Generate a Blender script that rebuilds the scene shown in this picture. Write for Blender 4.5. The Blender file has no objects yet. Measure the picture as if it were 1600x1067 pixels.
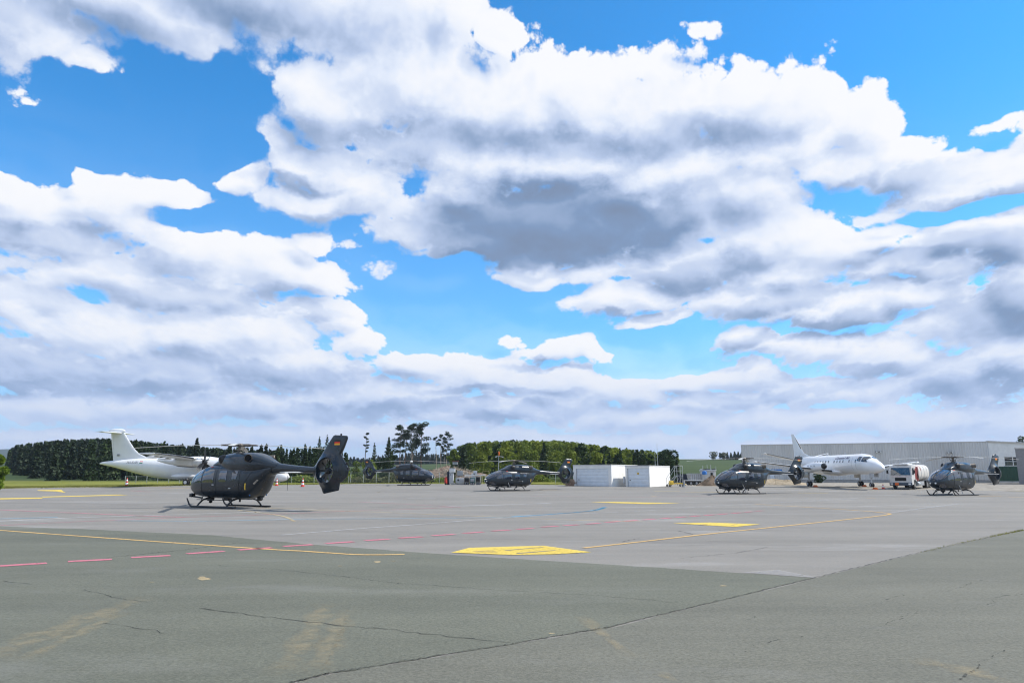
import bpy, bmesh, math, random
import numpy as np
from mathutils import Vector, Matrix
R = math.radians
PI = math.pi
random.seed(7)
SC = bpy.context.scene
COL = SC.collection

# ---------------------------------------------------------------- camera
EYE = 1.7
FPX = 1120.0            # focal length in pixels of a 1600 px wide frame
HOR = 743.5             # row of the true horizon in that frame
PITCH = math.atan((HOR - 533.5) / FPX)
cam_d = bpy.data.cameras.new('camera')
cam_d.sensor_width = 36.0
cam_d.lens = FPX / 1600 * 36.0
cam_d.clip_start = 0.1
cam_d.clip_end = 12000
cam = bpy.data.objects.new('camera', cam_d)
cam.location = (0, 0, EYE)
cam.rotation_euler = (R(90) + PITCH, 0, 0)
COL.objects.link(cam)
SC.camera = cam

# ---------------------------------------------------------------- exposure
SC.view_settings.view_transform = 'Standard'
SC.view_settings.look = 'None'
SC.view_settings.gamma = 1
SC.view_settings.exposure = 0.08
SC.render.engine = 'CYCLES'
SC.cycles.pixel_filter_type = 'BLACKMAN_HARRIS'
SC.cycles.filter_width = 1.15
SC.cycles.use_adaptive_sampling = True
SC.cycles.adaptive_threshold = 0.015
SC.cycles.adaptive_min_samples = 16
SC.cycles.max_bounces = 6
SC.cycles.diffuse_bounces = 2
SC.cycles.glossy_bounces = 3
SC.cycles.transparent_max_bounces = 12
SC.cycles.volume_bounces = 0

SUN_AZ = 86.0      # degrees clockwise from +Y (the view direction)
SUN_EL = 46.0
sd = bpy.data.lights.new('sun', 'SUN')
sd.energy = 5.0
sd.angle = R(0.53)
sd.color = (1.0, 0.955, 0.89)
sun = bpy.data.objects.new('sun', sd)
sv = Vector((math.sin(R(SUN_AZ)) * math.cos(R(SUN_EL)), math.cos(R(SUN_AZ)) * math.cos(R(SUN_EL)), math.sin(R(SUN_EL))))
sun.rotation_euler = sv.to_track_quat('Z', 'Y').to_euler()
sun.location = (60, 0, 60)
COL.objects.link(sun)

# ---------------------------------------------------------------- node helper
class NT:
    def __init__(s, nt):
        s.nt = nt
    def n(s, typ, **kw):
        nd = s.nt.nodes.new(typ)
        for k, v in kw.items():
            if k == 'ins':
                for i, val in v.items():
                    if isinstance(val, bpy.types.NodeSocket):
                        s.nt.links.new(val, nd.inputs[i])
                    else:
                        nd.inputs[i].default_value = val
            else:
                setattr(nd, k, v)
        return nd
    def m(s, op, a, b=None, c=None, clamp=False):
        ins = {0: a}
        if b is not None: ins[1] = b
        if c is not None: ins[2] = c
        return s.n('ShaderNodeMath', operation=op, use_clamp=clamp, ins=ins).outputs[0]
    def v(s, op, a, b=None, c=None):
        ins = {0: a}
        if b is not None: ins[1] = b
        if c is not None: ins[2] = c
        nd = s.n('ShaderNodeVectorMath', operation=op, ins=ins)
        return nd.outputs['Value'] if op in ('LENGTH', 'DOT_PRODUCT', 'DISTANCE') else nd.outputs[0]
    def mix(s, f, a, b, typ='RGBA', blend='MIX'):
        nd = s.n('ShaderNodeMix', data_type=typ, blend_type=blend) if typ == 'RGBA' else s.n('ShaderNodeMix', data_type=typ)
        ai, bi, oi = {'RGBA': (6, 7, 2), 'FLOAT': (2, 3, 0), 'VECTOR': (4, 5, 1)}[typ]
        for i, val in ((0, f), (ai, a), (bi, b)):
            if isinstance(val, bpy.types.NodeSocket): s.nt.links.new(val, nd.inputs[i])
            else: nd.inputs[i].default_value = val
        return nd.outputs[oi]
    def ss(s, x, lo, hi, a=0.0, b=1.0):
        nd = s.n('ShaderNodeMapRange', interpolation_type='SMOOTHSTEP', ins={0: x, 1: lo, 2: hi, 3: a, 4: b})
        return nd.outputs[0]
    def lin(s, x, lo, hi, a=0.0, b=1.0):
        return s.n('ShaderNodeMapRange', ins={0: x, 1: lo, 2: hi, 3: a, 4: b}).outputs[0]
    def noise(s, vec, scale, detail=4, rough=0.5, dist=0.0, dims='3D', color=False):
        nd = s.n('ShaderNodeTexNoise', noise_dimensions=dims, ins={'Scale': scale, 'Detail': detail, 'Roughness': rough, 'Distortion': dist})
        if vec is not None: s.nt.links.new(vec, nd.inputs['Vector'])
        return nd.outputs['Color'] if color else nd.outputs['Fac']

# ---------------------------------------------------------------- sky
def px_dir(u, v):
    x = (u - 800) / FPX; y = -(v - 533.5) / FPX
    Y = math.cos(PITCH) - y * math.sin(PITCH); Z = math.sin(PITCH) + y * math.cos(PITCH)
    return math.degrees(math.atan2(x, Y)), math.degrees(math.atan2(Z, math.hypot(x, Y)))

# cumulus bank layout: heading / elevation ellipses of the clouds of that afternoon
MASK = [
 (40,40,150,72),(230,5,190,72),(420,-15,230,98),(600,30,150,112),(705,15,56,80),(140,100,60,26),(770,60,26,40),
 (520,170,112,86),(640,120,130,100),(430,215,60,48),(800,180,165,88),(905,150,76,62),(1010,185,150,84),(1165,180,120,78),(1245,170,60,64),
 (1345,192,70,58),(480,258,140,44),(378,272,48,34),(498,312,96,38),(560,290,60,50),(700,240,180,62),(880,250,200,50),(1060,260,150,60),(1220,235,110,50),
 (875,345,300,92),(760,378,130,48),(640,366,56,26),(830,408,66,34),(1080,330,110,66),(720,300,90,40),(980,300,150,60),
 (1180,300,90,60),(1190,380,110,60),(1300,262,90,40),(1420,255,90,46),(1480,290,110,34),(1570,270,90,46),(1290,385,130,44),(1390,350,60,30),(1500,365,90,48),(1580,370,80,58),(1440,410,120,34),
 (990,465,120,30),(1080,420,130,48),(1230,425,120,36),(1200,470,150,34),(1330,480,120,34),(1430,455,90,36),(1500,500,110,44),(1600,470,70,70),(1590,560,90,60),
 (1160,535,84,24),(1270,545,90,34),(1390,560,110,36),(1500,590,110,44),(1300,610,160,30),(1160,590,84,30),(1120,630,110,26),
 (870,548,84,20),(940,548,34,20),(790,532,58,22),(1030,505,64,16),(920,420,70,24),(830,440,70,12),
 (70,320,130,64),(190,320,120,52),(20,290,60,50),(270,318,72,36),(60,370,120,40),(140,270,44,20),(330,400,110,56),(430,420,90,44),(500,440,50,34),(190,440,130,40),(280,460,160,40),(500,378,36,20),
 (40,480,110,50),(160,520,140,60),(300,530,130,46),(400,520,110,50),(520,500,70,32),(580,530,74,34),(60,580,150,50),(250,590,190,40),(450,575,150,40),
 (660,570,80,30),(760,590,100,36),(880,600,90,32),(600,620,160,34),(980,610,90,28),(1060,600,70,22),(780,640,240,26),
 (150,640,260,30),(420,640,180,26),(1000,655,180,24),(1280,660,240,26),(1500,660,200,34),(600,680,300,24),(200,690,300,24),(900,692,260,18),(1350,700,420,20),
]
WISP = [(48,165,46,17),(135,181,34,14),(155,186,16,12),(1110,56,26,12),(1570,196,60,12),(1560,232,70,9),(15,402,34,11),(85,190,30,10),(1070,498,36,16),(180,125,40,14),(790,60,16,26)]
HOLES = [(30,250,60,16),(330,350,60,14),(700,520,120,26),(1040,540,70,20),(1490,326,80,7),(690,418,40,14),(290,170,110,46),(220,225,120,26),(1500,120,60,60),(1040,575,60,10),(700,480,90,30)]
SHADE = [
 (880,350,310,70,1.0),(820,390,160,36,.9),(60,15,250,52,.62),(380,10,230,55,.62),(600,30,130,40,.3),(640,215,200,44,.60),(880,225,190,44,.60),(500,225,90,40,.5),
 (1100,205,150,36,.55),(1310,285,80,22,.5),(1400,300,120,22,.55),(1090,420,140,34,.62),(1240,470,170,20,.55),(1490,395,150,34,.72),(1260,520,190,22,.62),(1560,310,80,14,.5),
 (1570,490,90,60,.75),(1460,440,90,14,.5),(80,375,190,24,.5),(200,400,90,20,.4),(330,455,190,26,.5),(440,478,110,14,.5),(110,565,260,30,.6),(140,600,330,16,.6),(430,595,240,22,.6),(30,460,100,20,.4),
 (1350,590,190,16,.5),(1560,610,120,30,.75),(640,645,420,16,.6),(860,566,100,9,.6),(460,285,120,14,.5),(500,335,80,14,.4),(990,486,110,10,.5),(1170,560,80,12,.5),(1200,620,200,12,.5),(760,620,200,12,.5),
]
world = bpy.data.worlds.new("World")
SC.world = world
world.use_nodes = True
world.node_tree.nodes.clear()

def cloud_group():
    g = bpy.data.node_groups.new('cloud_density', 'ShaderNodeTree')
    g.interface.new_socket('P', in_out='INPUT', socket_type='NodeSocketVector')
    g.interface.new_socket('D', in_out='OUTPUT', socket_type='NodeSocketFloat')
    g.interface.new_socket('B', in_out='OUTPUT', socket_type='NodeSocketFloat')
    T = NT(g)
    gi = T.n('NodeGroupInput'); go = T.n('NodeGroupOutput')
    P = gi.outputs[0]                      # (azimuth deg, elevation deg, 0)
    sp = T.n('ShaderNodeSeparateXYZ', ins={0: P})
    e = T.m('MAXIMUM', T.m('ADD', sp.outputs[1], 20.0), 8.0)
    q = T.n('ShaderNodeCombineXYZ', ins={0: T.m('MULTIPLY', T.m('DIVIDE', sp.outputs[0], 27.0), T.ss(sp.outputs[1], 1, 16, 1.3, 1.0)), 1: T.m('MULTIPLY', T.m('LOGARITHM', T.m('ADD', e, 10.0), math.e), 2.45), 2: 0.37}).outputs[0]
    w = T.v('SUBTRACT', T.noise(q, 5.0, 2.5, 0.45, color=True), (.5, .5, .5))
    amp = T.m('MULTIPLY', e, 0.11)
    wv = T.n('ShaderNodeCombineXYZ', ins={0: amp, 1: T.m('MULTIPLY', amp, .7), 2: 0.0}).outputs[0]
    Pw = T.v('MULTIPLY_ADD', w, wv, T.v('MULTIPLY', P, (1, 1, 0)))
    acc = None
    for (u, v, rx, ry) in MASK:
        a, el = px_dir(u, v)
        a2, _ = px_dir(u + rx, v); _, e2 = px_dir(u, v - ry)
        a1, _ = px_dir(u - rx, v); _, e1 = px_dir(u, v + ry)
        ra = max(.5, (a2 - a1) / 2); re = max(.3, (e2 - e1) / 2)
        L = T.v('LENGTH', T.v('MULTIPLY_ADD', Pw, (1 / ra, 1 / re, 0), (-a / ra, -el / re, 0)))
        acc = L if acc is None else T.n('ShaderNodeMath', operation='SMOOTH_MIN', ins={0: acc, 1: L, 2: 0.07}).outputs[0]
    base = T.m('SUBTRACT', 1.05, acc)
    for (u, v, rx, ry) in WISP:
        a, el = px_dir(u, v); ra = rx / 17.5; re = ry / 18.5
        L = T.v('LENGTH', T.v('MULTIPLY_ADD', Pw, (1 / ra, 1 / re, 0), (-a / ra, -el / re, 0)))
        base = T.m('MAXIMUM', base, T.m('SUBTRACT', .55, T.m('MULTIPLY', L, .6)))
    for (u, v, rx, ry) in HOLES:
        a, el = px_dir(u, v); ra = rx / 17.5; re = ry / 18.5
        L = T.v('LENGTH', T.v('MULTIPLY_ADD', Pw, (1 / ra, 1 / re, 0), (-a / ra, -el / re, 0)))
        base = T.m('SUBTRACT', base, T.ss(L, .2, 1.9, 1.1, 0.0))
    base = T.m('MAXIMUM', base, -1.2)
    # outside the photographed part of the sky: broken cloud of the same kind
    far = T.ss(T.m('ABSOLUTE', sp.outputs[0]), 38, 52)
    rest = T.m('SUBTRACT', T.m('MULTIPLY', T.noise(q, 1.6, 2, .5), 3.2), 1.55)
    hi = T.ss(sp.outputs[1], 36, 44)
    base = T.mix(T.m('MAXIMUM', far, hi), base, rest, 'FLOAT')
    f = T.noise(q, 9.0, 9, 0.58)
    vo = T.n('ShaderNodeTexVoronoi', feature='SMOOTH_F1', normalize=True, ins={'Vector': T.v('MULTIPLY_ADD', w, (.05, .05, 0), q), 'Scale': 14.0, 'Detail': 4.0, 'Roughness': .55, 'Smoothness': .25}).outputs['Distance']
    D = T.m('ADD', base, T.m('MULTIPLY_ADD', f, 1.25, -.62))
    D = T.m('ADD', D, T.m('MULTIPLY_ADD', vo, -2.1, .52))
    g.links.new(D, go.inputs[0]); g.links.new(base, go.inputs[1])
    return g

def build_world():
    T = NT(world.node_tree)
    tc = T.n('ShaderNodeTexCoord').outputs['Generated']
    d = T.v('NORMALIZE', tc)
    s = T.n('ShaderNodeSeparateXYZ', ins={0: d})
    az = T.m('DEGREES', T.m('ARCTAN2', s.outputs[0], s.outputs[1]))
    el = T.m('DEGREES', T.m('ARCSINE', s.outputs[2]))
    P = T.n('ShaderNodeCombineXYZ', ins={0: az, 1: el, 2: 0.0}).outputs[0]
    g = cloud_group()
    def ev(vec):
        nd = T.n('ShaderNodeGroup'); nd.node_tree = g
        T.nt.links.new(vec, nd.inputs[0])
        return nd.outputs[0], nd.outputs[1]
    D0, B0 = ev(P)
    step = T.m('MULTIPLY_ADD', el, 0.05, 0.5)
    off = T.n('ShaderNodeCombineXYZ', ins={0: T.m('MULTIPLY', step, .75), 1: step, 2: 0.0}).outputs[0]
    D1, B1 = ev(T.v('ADD', P, off))
    fine = T.m('SUBTRACT', D0, D1); form = T.m('SUBTRACT', B0, B1)
    under = T.m('MAXIMUM', T.m('MULTIPLY', form, -1.0), 0.0)
    alpha = T.n('ShaderNodeMapRange', interpolation_type='SMOOTHSTEP', ins={0: D0, 1: -0.30, 2: T.m('MULTIPLY_ADD', under, .7, -.08), 3: 0.0, 4: 1.0}).outputs[0]
    sw = T.v('SUBTRACT', T.noise(T.v('MULTIPLY', P, (.11, .17, 0)), 1.0, 6, .62, color=True), (.5, .5, .5))
    PS = T.v('MULTIPLY_ADD', sw, (10, 7, 0), P)
    dark = None
    for (u, v, rx, ry, k) in SHADE:
        a, e_ = px_dir(u, v)
        ra = rx / 17.5; re = ry / 18.5
        L = T.v('LENGTH', T.v('MULTIPLY_ADD', PS, (1 / ra, 1 / re, 0), (-a / ra, -e_ / re, 0)))
        t = T.m('MULTIPLY', T.ss(L, 0.35, 1.15, 1.0, 0.0), k)
        dark = t if dark is None else T.m('MAXIMUM', dark, t)
    thick = T.ss(B0, 0.15, 1.0)
    inside = T.ss(D0, -.35, .25)
    tot = T.m('ADD', T.m('MULTIPLY', form, .62), T.m('MULTIPLY', fine, T.m('MULTIPLY_ADD', dark, -.34, .50)))
    lum = T.m('MULTIPLY_ADD', T.m('TANH', T.m('MULTIPLY', tot, 2.0)), .25, .80)
    lum = T.m('SUBTRACT', lum, T.m('MULTIPLY', thick, 0.07))
    lum = T.m('SUBTRACT', lum, T.m('MULTIPLY', T.m('MULTIPLY', dark, inside), 0.54))
    lum = T.m('MAXIMUM', T.m('MINIMUM', lum, 1.05), 0.0)
    cr = T.n('ShaderNodeValToRGB', ins={0: lum})
    el_ = cr.color_ramp.elements
    el_[0].position = 0.0; el_[0].color = (.17, .215, .31, 1)
    el_[1].position = 1.0; el_[1].color = (.81, .82, .85, 1)
    for p, c in ((.25, (.19, .28, .45, 1)), (.5, (.43, .52, .71, 1)), (.75, (.65, .71, .83, 1))):
        e = el_.new(p); e.color = c
    ccol = cr.outputs[0]
    # low clouds sink into the pale blue air above the horizon
    low = T.ss(el, 0.0, 12.0, 0.62, 0.0)
    ccol = T.mix(low, ccol, (.34, .46, .71, 1))
    sky = T.n('ShaderNodeTexSky', sky_type='NISHITA')
    sky.sun_disc = False
    sky.sun_elevation = R(SUN_EL)
    sky.sun_rotation = R(SUN_AZ)
    sky.altitude = 400
    sky.air_density = 1.0; sky.dust_density = 0.6; sky.ozone_density = 2.5
    tint = T.mix(1.0, sky.outputs[0], (.30, 1.06, 1.48, 1), blend='MULTIPLY')
    b1 = T.n('ShaderNodeBackground', ins={0: tint, 1: 0.15})
    b2 = T.n('ShaderNodeBackground', ins={0: ccol, 1: 1.12})
    air = T.mix(T.m('MULTIPLY', T.ss(el, 0.0, 8.0, 1.0, 0.0), 1.0), (.40, .56, .80, 1), (.34, .46, .66, 1))
    haze = T.m('ADD', T.ss(el, 0.0, 13.0, 0.75, 0.0), T.ss(el, 4.0, 30.0, 0.22, 0.0))
    ccol = T.mix(alpha, air, ccol)
    al = T.m('MAXIMUM', alpha, haze)
    al = T.m('MULTIPLY', al, T.ss(el, -2, 0))
    ms = T.n('ShaderNodeMixShader', ins={0: al})
    T.nt.links.new(b1.outputs[0], ms.inputs[1]); T.nt.links.new(b2.outputs[0], ms.inputs[2])
    out = T.n('ShaderNodeOutputWorld')
    T.nt.links.new(ms.outputs[0], out.inputs[0])
build_world()
world.cycles.sampling_method = 'MANUAL'
world.cycles.sample_map_resolution = 512
# ---------------------------------------------------------------- materials
MATS = {}
def new_mat(name):
    m = bpy.data.materials.new(name); m.use_nodes = True
    m.node_tree.nodes.clear()
    return m, NT(m.node_tree)
def princ(T, col, rough=.5, metal=0., spec=.5, normal=None, coat=0., coatr=.05):
    nd = T.n('ShaderNodeBsdfPrincipled')
    for k, v in (('Base Color', col), ('Roughness', rough), ('Metallic', metal), ('Specular IOR Level', spec), ('Coat Weight', coat), ('Coat Roughness', coatr)):
        if isinstance(v, bpy.types.NodeSocket): T.nt.links.new(v, nd.inputs[k])
        else: nd.inputs[k].default_value = (tuple(v) + (1,)) if k == 'Base Color' and len(v) == 3 else v
    if normal is not None: T.nt.links.new(normal, nd.inputs['Normal'])
    return nd.outputs[0]
def finish(m, T, sh):
    o = T.n('ShaderNodeOutputMaterial'); T.nt.links.new(sh, o.inputs[0]); return m
def bump(T, h, strength=.3, dist=.02):
    return T.n('ShaderNodeBump', ins={'Strength': strength, 'Distance': dist, 'Height': h}).outputs[0]
def c4(c): return tuple(c) + (1,)

def mat(name, col, rough=.5, metal=0., spec=.5, coat=0., var=.12, scale=3., dirt=None):
    """painted / plain surface with a little wear in tone and gloss"""
    if name in MATS: return MATS[name]
    m, T = new_mat(name)
    oc = T.n('ShaderNodeTexCoord').outputs['Object']
    n1 = T.noise(oc, scale, 5, .6)
    a = tuple(x * (1 - var) for x in col); b = tuple(min(1, x * (1 + var)) for x in col)
    c = T.mix(T.ss(n1, .35, .65), c4(a), c4(b))
    if dirt:
        c = T.mix(T.ss(T.noise(oc, scale * 2.3, 8, .7), .55, .8, 0, .6), c, c4(dirt))
    r = T.lin(T.noise(oc, scale * 3, 4, .6), .3, .7, rough * .85, min(1, rough * 1.2))
    MATS[name] = finish(m, T, princ(T, c, r, metal, spec, None, coat))
    return MATS[name]

heli = mat('heli_paint', (.0050, .0130, .0215), .30, coat=.3, var=.15, scale=1.3)
heli_d = mat('heli_dark', (.010, .012, .015), .5, var=.2)
black = mat('black_rubber', (.012, .012, .013), .7)
blackp = mat('black_paint', (.012, .013, .015), .4)
steel = mat('bare_steel', (.38, .37, .35), .38, metal=.8, var=.25, scale=9)
hubm = mat('hub_bronze', (.16, .14, .12), .45, metal=.5, var=.3, scale=9)
bladem = mat('blade_grey', (.52, .52, .49), .42, var=.1)
whitep = mat('white_paint', (.78, .79, .80), .32, coat=.3, var=.03, scale=.8)
whiteg = mat('white_gloss_dirty', (.72, .72, .71), .35, var=.05, scale=1.2, dirt=(.45, .42, .37))
greyp = mat('grey_paint', (.30, .31, .32), .5, var=.12)
lightg = mat('light_grey_paint', (.52, .53, .54), .5, var=.1, dirt=(.33, .31, .28))
redp = mat('red_paint', (.55, .045, .025), .45, var=.12)
orangep = mat('orange_paint', (.75, .16, .03), .5, var=.1)
yellowp = mat('yellow_paint', (.75, .50, .05), .5, var=.1)
bluep = mat('blue_paint', (.03, .17, .50), .45, var=.1)
purple = mat('lettering_violet', (.10, .07, .17), .45, var=.05)
darktext = mat('lettering_dark', (.03, .03, .045), .45, var=.05)
galv = mat('galvanised', (.42, .44, .44), .45, metal=.4, var=.15, scale=6)
concrete = mat('concrete', (.40, .385, .36), .85, var=.14, scale=1.5)
darkgreen = mat('green_screen', (.012, .055, .035), .7, var=.12, scale=4)
navy = mat('navy_screen', (.012, .018, .035), .7, var=.25, scale=2)
redflag = mat('flag_red', (.70, .03, .015), .5, var=.02)
goldflag = mat('flag_gold', (.90, .42, .02), .5, var=.02)
blackflag = mat('flag_black', (.006, .006, .006), .5, var=.02)
greenflag = mat('flag_green', (.03, .22, .12), .5, var=.02)
beacon = mat('beacon_glass', (.6, .03, .02), .15, coat=.5)
lampglass = mat('lamp_glass', (.75, .76, .74), .12, coat=.5)
bark = mat('bark', (.085, .065, .05), .9, var=.3, scale=4)
barkpale = mat('bark_pale', (.30, .26, .21), .85, var=.3, scale=4)
barkpine = mat('bark_pine', (.13, .075, .05), .9, var=.3, scale=4)

def glass_mat(name, tint=(.012, .016, .022), rough=.04, var=0.5):
    m, T = new_mat(name)
    oc = T.n('ShaderNodeTexCoord').outputs['Object']
    n = T.noise(oc, 1.7, 3, .5)
    c = T.mix(T.ss(n, .4, .65), c4(tint), c4(tuple(x * (1 + var * 3) for x in tint)))
    nrm = bump(T, T.noise(oc, 2.2, 2, .5), .12, .05)
    return finish(m, T, princ(T, c, rough, 0., .9, nrm, coat=1., coatr=.02))
glass = glass_mat('canopy_glass', (.014, .018, .030))
pane = glass_mat('window_glass', (.02, .025, .03))

def foliage_mat(name, dark, light, scale=.5, trans=.3):
    m, T = new_mat(name)
    g = T.n('ShaderNodeNewGeometry')
    n1 = T.noise(g.outputs['Position'], scale, 4, .6)
    rnd = g.outputs['Random Per Island']
    f = T.m('ADD', T.m('MULTIPLY', T.ss(n1, .35, .66), .7), T.m('MULTIPLY', rnd, .3))
    c = T.mix(f, c4(dark), c4(light))
    p = princ(T, c, .65, 0., .25)
    tr = T.n('ShaderNodeBsdfTranslucent', ins={0: c}).outputs[0]
    ms = T.n('ShaderNodeMixShader', ins={0: trans})
    T.nt.links.new(p, ms.inputs[1]); T.nt.links.new(tr, ms.inputs[2])
    return finish(m, T, ms.outputs[0])
f_spruce = foliage_mat('needles_spruce', (.018, .036, .014), (.050, .080, .024), .12, .15)
f_spruce_shade = foliage_mat('needles_cloud_shade', (.011, .023, .014), (.032, .052, .022), .06, .12)  # cloud shadow over the left forest, put into a darker needle colour
f_pine = foliage_mat('needles_pine', (.018, .036, .020), (.050, .075, .034), .4, .2)
f_leaf = foliage_mat('leaves_green', (.065, .105, .016), (.20, .25, .038), .22, .35)
f_mixed = foliage_mat('leaves_mixed', (.060, .10, .014), (.24, .28, .038), .07, .3)
f_leafd = foliage_mat('leaves_deep', (.014, .034, .012), (.035, .065, .020), .3, .3)
f_bright = foliage_mat('leaves_bright', (.09, .15, .012), (.22, .30, .03), .8, .4)
f_far = foliage_mat('needles_far', (.012, .024, .016), (.026, .042, .022), .05, .1)
f_olive = foliage_mat('leaves_olive', (.09, .10, .045), (.19, .19, .09), .5, .3)

def asphalt_mat(name, ca, cb, fleck=.35, bleach=.45):
    m, T = new_mat(name)
    g = T.n('ShaderNodeNewGeometry').outputs['Position']
    big = T.noise(T.v('MULTIPLY', g, (.05, .10, 0)), 1., 6, .62)
    mid = T.noise(T.v('MULTIPLY', g, (.5, 1.1, 0)), 1., 6, .7)
    lane = T.noise(T.v('MULTIPLY', g, (.012, .42, 0)), 1., 5, .6)
    f = T.m('ADD', T.m('MULTIPLY', T.ss(big, .3, .7), .4), T.m('ADD', T.m('MULTIPLY', T.ss(mid, .3, .7), .25), T.m('MULTIPLY', T.ss(lane, .35, .65), .35)))
    c = T.mix(f, c4(ca), c4(cb))
    # aggregate
    vo = T.n('ShaderNodeTexVoronoi', ins={'Vector': g, 'Scale': 55.0})
    ag = T.n('ShaderNodeSeparateColor', ins={0: vo.outputs['Color']}).outputs[0]
    ag2 = T.noise(g, 24., 3, .7)
    k = T.m('ADD', T.m('MULTIPLY_ADD', ag, fleck * .5, 1 - fleck * .25), T.m('MULTIPLY_ADD', ag2, fleck * 1.4, -fleck * .7))
    c = T.mix(1.0, c, T.n('ShaderNodeCombineColor', ins={0: k, 1: k, 2: k}).outputs[0], blend='MULTIPLY')
    # pits and stains
    pits = T.ss(T.noise(g, 6.5, 5, .8), .70, .76)
    patch = T.ss(T.noise(T.v('MULTIPLY', g, (.35, .5, 0)), 1., 3, .5), .52, .62)
    c = T.mix(T.m('MULTIPLY', T.m('MULTIPLY', pits, patch), .75), c, (.035, .034, .032, 1))
    st = T.ss(T.noise(T.v('MULTIPLY', g, (.16, .3, 0)), 1., 7, .68), .56, .70, 0, .35)
    c = T.mix(st, c, c4(tuple(x * .62 for x in ca)))
    wh = T.ss(T.noise(T.v('ADD', T.v('MULTIPLY', g, (.10, .25, 0)), (31, 7, 0)), 1., 7, .70), .54, .70, 0, bleach)
    c = T.mix(wh, c, (.36, .355, .35, 1))
    h = T.m('ADD', T.m('MULTIPLY', ag, .5), T.m('MULTIPLY', T.noise(g, 90., 2, .6), .8))
    return finish(m, T, princ(T, c, .88, 0., .35, bump(T, h, .5, .006)))
asph_far = asphalt_mat('apron_asphalt', (.166, .156, .139), (.243, .228, .203))
asph_near = asphalt_mat('taxiway_asphalt', (.096, .100, .076), (.146, .149, .114), .65, .14)
asph_right = asphalt_mat('strip_asphalt', (.104, .104, .082), (.160, .157, .124), .65, .16)

def grass_mat():
    m, T = new_mat('meadow')
    g = T.n('ShaderNodeNewGeometry').outputs['Position']
    sp = T.n('ShaderNodeSeparateXYZ', ins={0: g})
    n1 = T.noise(g, .06, 5, .6); n2 = T.noise(g, 1.2, 5, .7)
    f = T.m('ADD', T.m('MULTIPLY', T.ss(n1, .35, .65), .5), T.m('MULTIPLY', T.ss(n2, .3, .7), .5))
    near = T.mix(f, (.115, .135, .022, 1), (.24, .235, .055, 1))
    rows = T.noise(T.v('MULTIPLY', g, (.004, .05, 0)), 1., 5, .6)
    field = T.mix(T.ss(rows, .35, .65), (.036, .058, .022, 1), (.062, .088, .032, 1))  # cloud shadow on the far field is painted into this darker green
    c = T.mix(T.ss(sp.outputs[1], 140, 175), near, field)
    wood = T.mix(T.ss(T.noise(g, .012, 8, .7), .3, .7), (.010, .020, .014, 1), (.03, .045, .022, 1))
    c = T.mix(T.ss(sp.outputs[2], 21, 27), c, wood)
    return finish(m, T, princ(T, c, .95, 0., .1, bump(T, n2, .6, .1)))
M_grass = grass_mat()
def dirt_mat(name, a, b, s=1.2):
    m, T = new_mat(name)
    g = T.n('ShaderNodeNewGeometry').outputs['Position']
    n = T.noise(g, s, 8, .7)
    return finish(m, T, princ(T, T.mix(T.ss(n, .32, .68), c4(a), c4(b)), .95, 0., .15, bump(T, n, .8, .15)))
M_gravel = dirt_mat('gravel', (.20, .18, .15), (.36, .33, .28))
M_sand = dirt_mat('sand', (.24, .19, .13), (.42, .35, .25), .9)
M_soil = dirt_mat('soil', (.09, .065, .045), (.20, .15, .11), 1.4)
M_brush = dirt_mat('brushwood', (.13, .09, .065), (.30, .22, .17), 2.5)

def line_mat(name, col, keep, scale=1.0, patchy=.0):
    """worn road paint: the asphalt shows through where it has rubbed off"""
    m, T = new_mat(name)
    g = T.n('ShaderNodeNewGeometry').outputs['Position']
    n = T.noise(g, 7. * scale, 6, .75); n2 = T.noise(g, .45, 4, .6)
    a = T.m('SUBTRACT', T.ss(n, .30, .48, 0, 1), T.m('MULTIPLY', T.ss(n2, .40, .70), patchy), clamp=True)
    a = T.m('MULTIPLY', a, keep)
    p = princ(T, T.mix(T.noise(g, 12, 4, .7), c4(tuple(x * .8 for x in col)), c4(col)), .8, 0., .3)
    tr = T.n('ShaderNodeBsdfTransparent').outputs[0]
    ms = T.n('ShaderNodeMixShader', ins={0: a})
    T.nt.links.new(tr, ms.inputs[1]); T.nt.links.new(p, ms.inputs[2])
    return finish(m, T, ms.outputs[0])
L_yel = line_mat('line_yellow', (.76, .56, .10), .95, 1.6, patchy=.12)
L_amb = line_mat('line_amber', (.72, .46, .17), .85, patchy=.2)
L_ambf = line_mat('line_amber_faded', (.64, .50, .28), .65, patchy=.4)
L_pink = line_mat('line_pink', (.66, .20, .26), .85)
L_pinkf = line_mat('line_pink_faded', (.62, .26, .30), .6, patchy=.45)
L_white = line_mat('line_white', (.60, .60, .60), .62, patchy=.45)
L_whitef = line_mat('line_white_faded', (.50, .50, .50), .42, patchy=.5)
L_blue = line_mat('line_blue', (.10, .42, .66), .8, patchy=.3)
L_bluef = line_mat('line_blue_faded', (.25, .44, .56), .55, patchy=.35)
L_dust = line_mat('tyre_dust', (.42, .34, .20), .45, .35, patchy=.6)
def soft_mat():
    m, T = new_mat('tyre_dust_soft')
    g = T.n('ShaderNodeNewGeometry').outputs['Position']
    at = T.n('ShaderNodeAttribute', attribute_name='wear').outputs['Fac']
    a = T.m('MULTIPLY', T.m('MULTIPLY', at, T.ss(T.noise(g, 5., 6, .75), .35, .62)), .36)
    p = princ(T, (.40, .33, .20), .9)
    ms = T.n('ShaderNodeMixShader', ins={0: a})
    T.nt.links.new(T.n('ShaderNodeBsdfTransparent').outputs[0], ms.inputs[1]); T.nt.links.new(p, ms.inputs[2])
    return finish(m, T, ms.outputs[0])
L_soft = soft_mat()
L_bleach = line_mat('bleached', (.42, .41, .40), .5, .5, patchy=.2)
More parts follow.
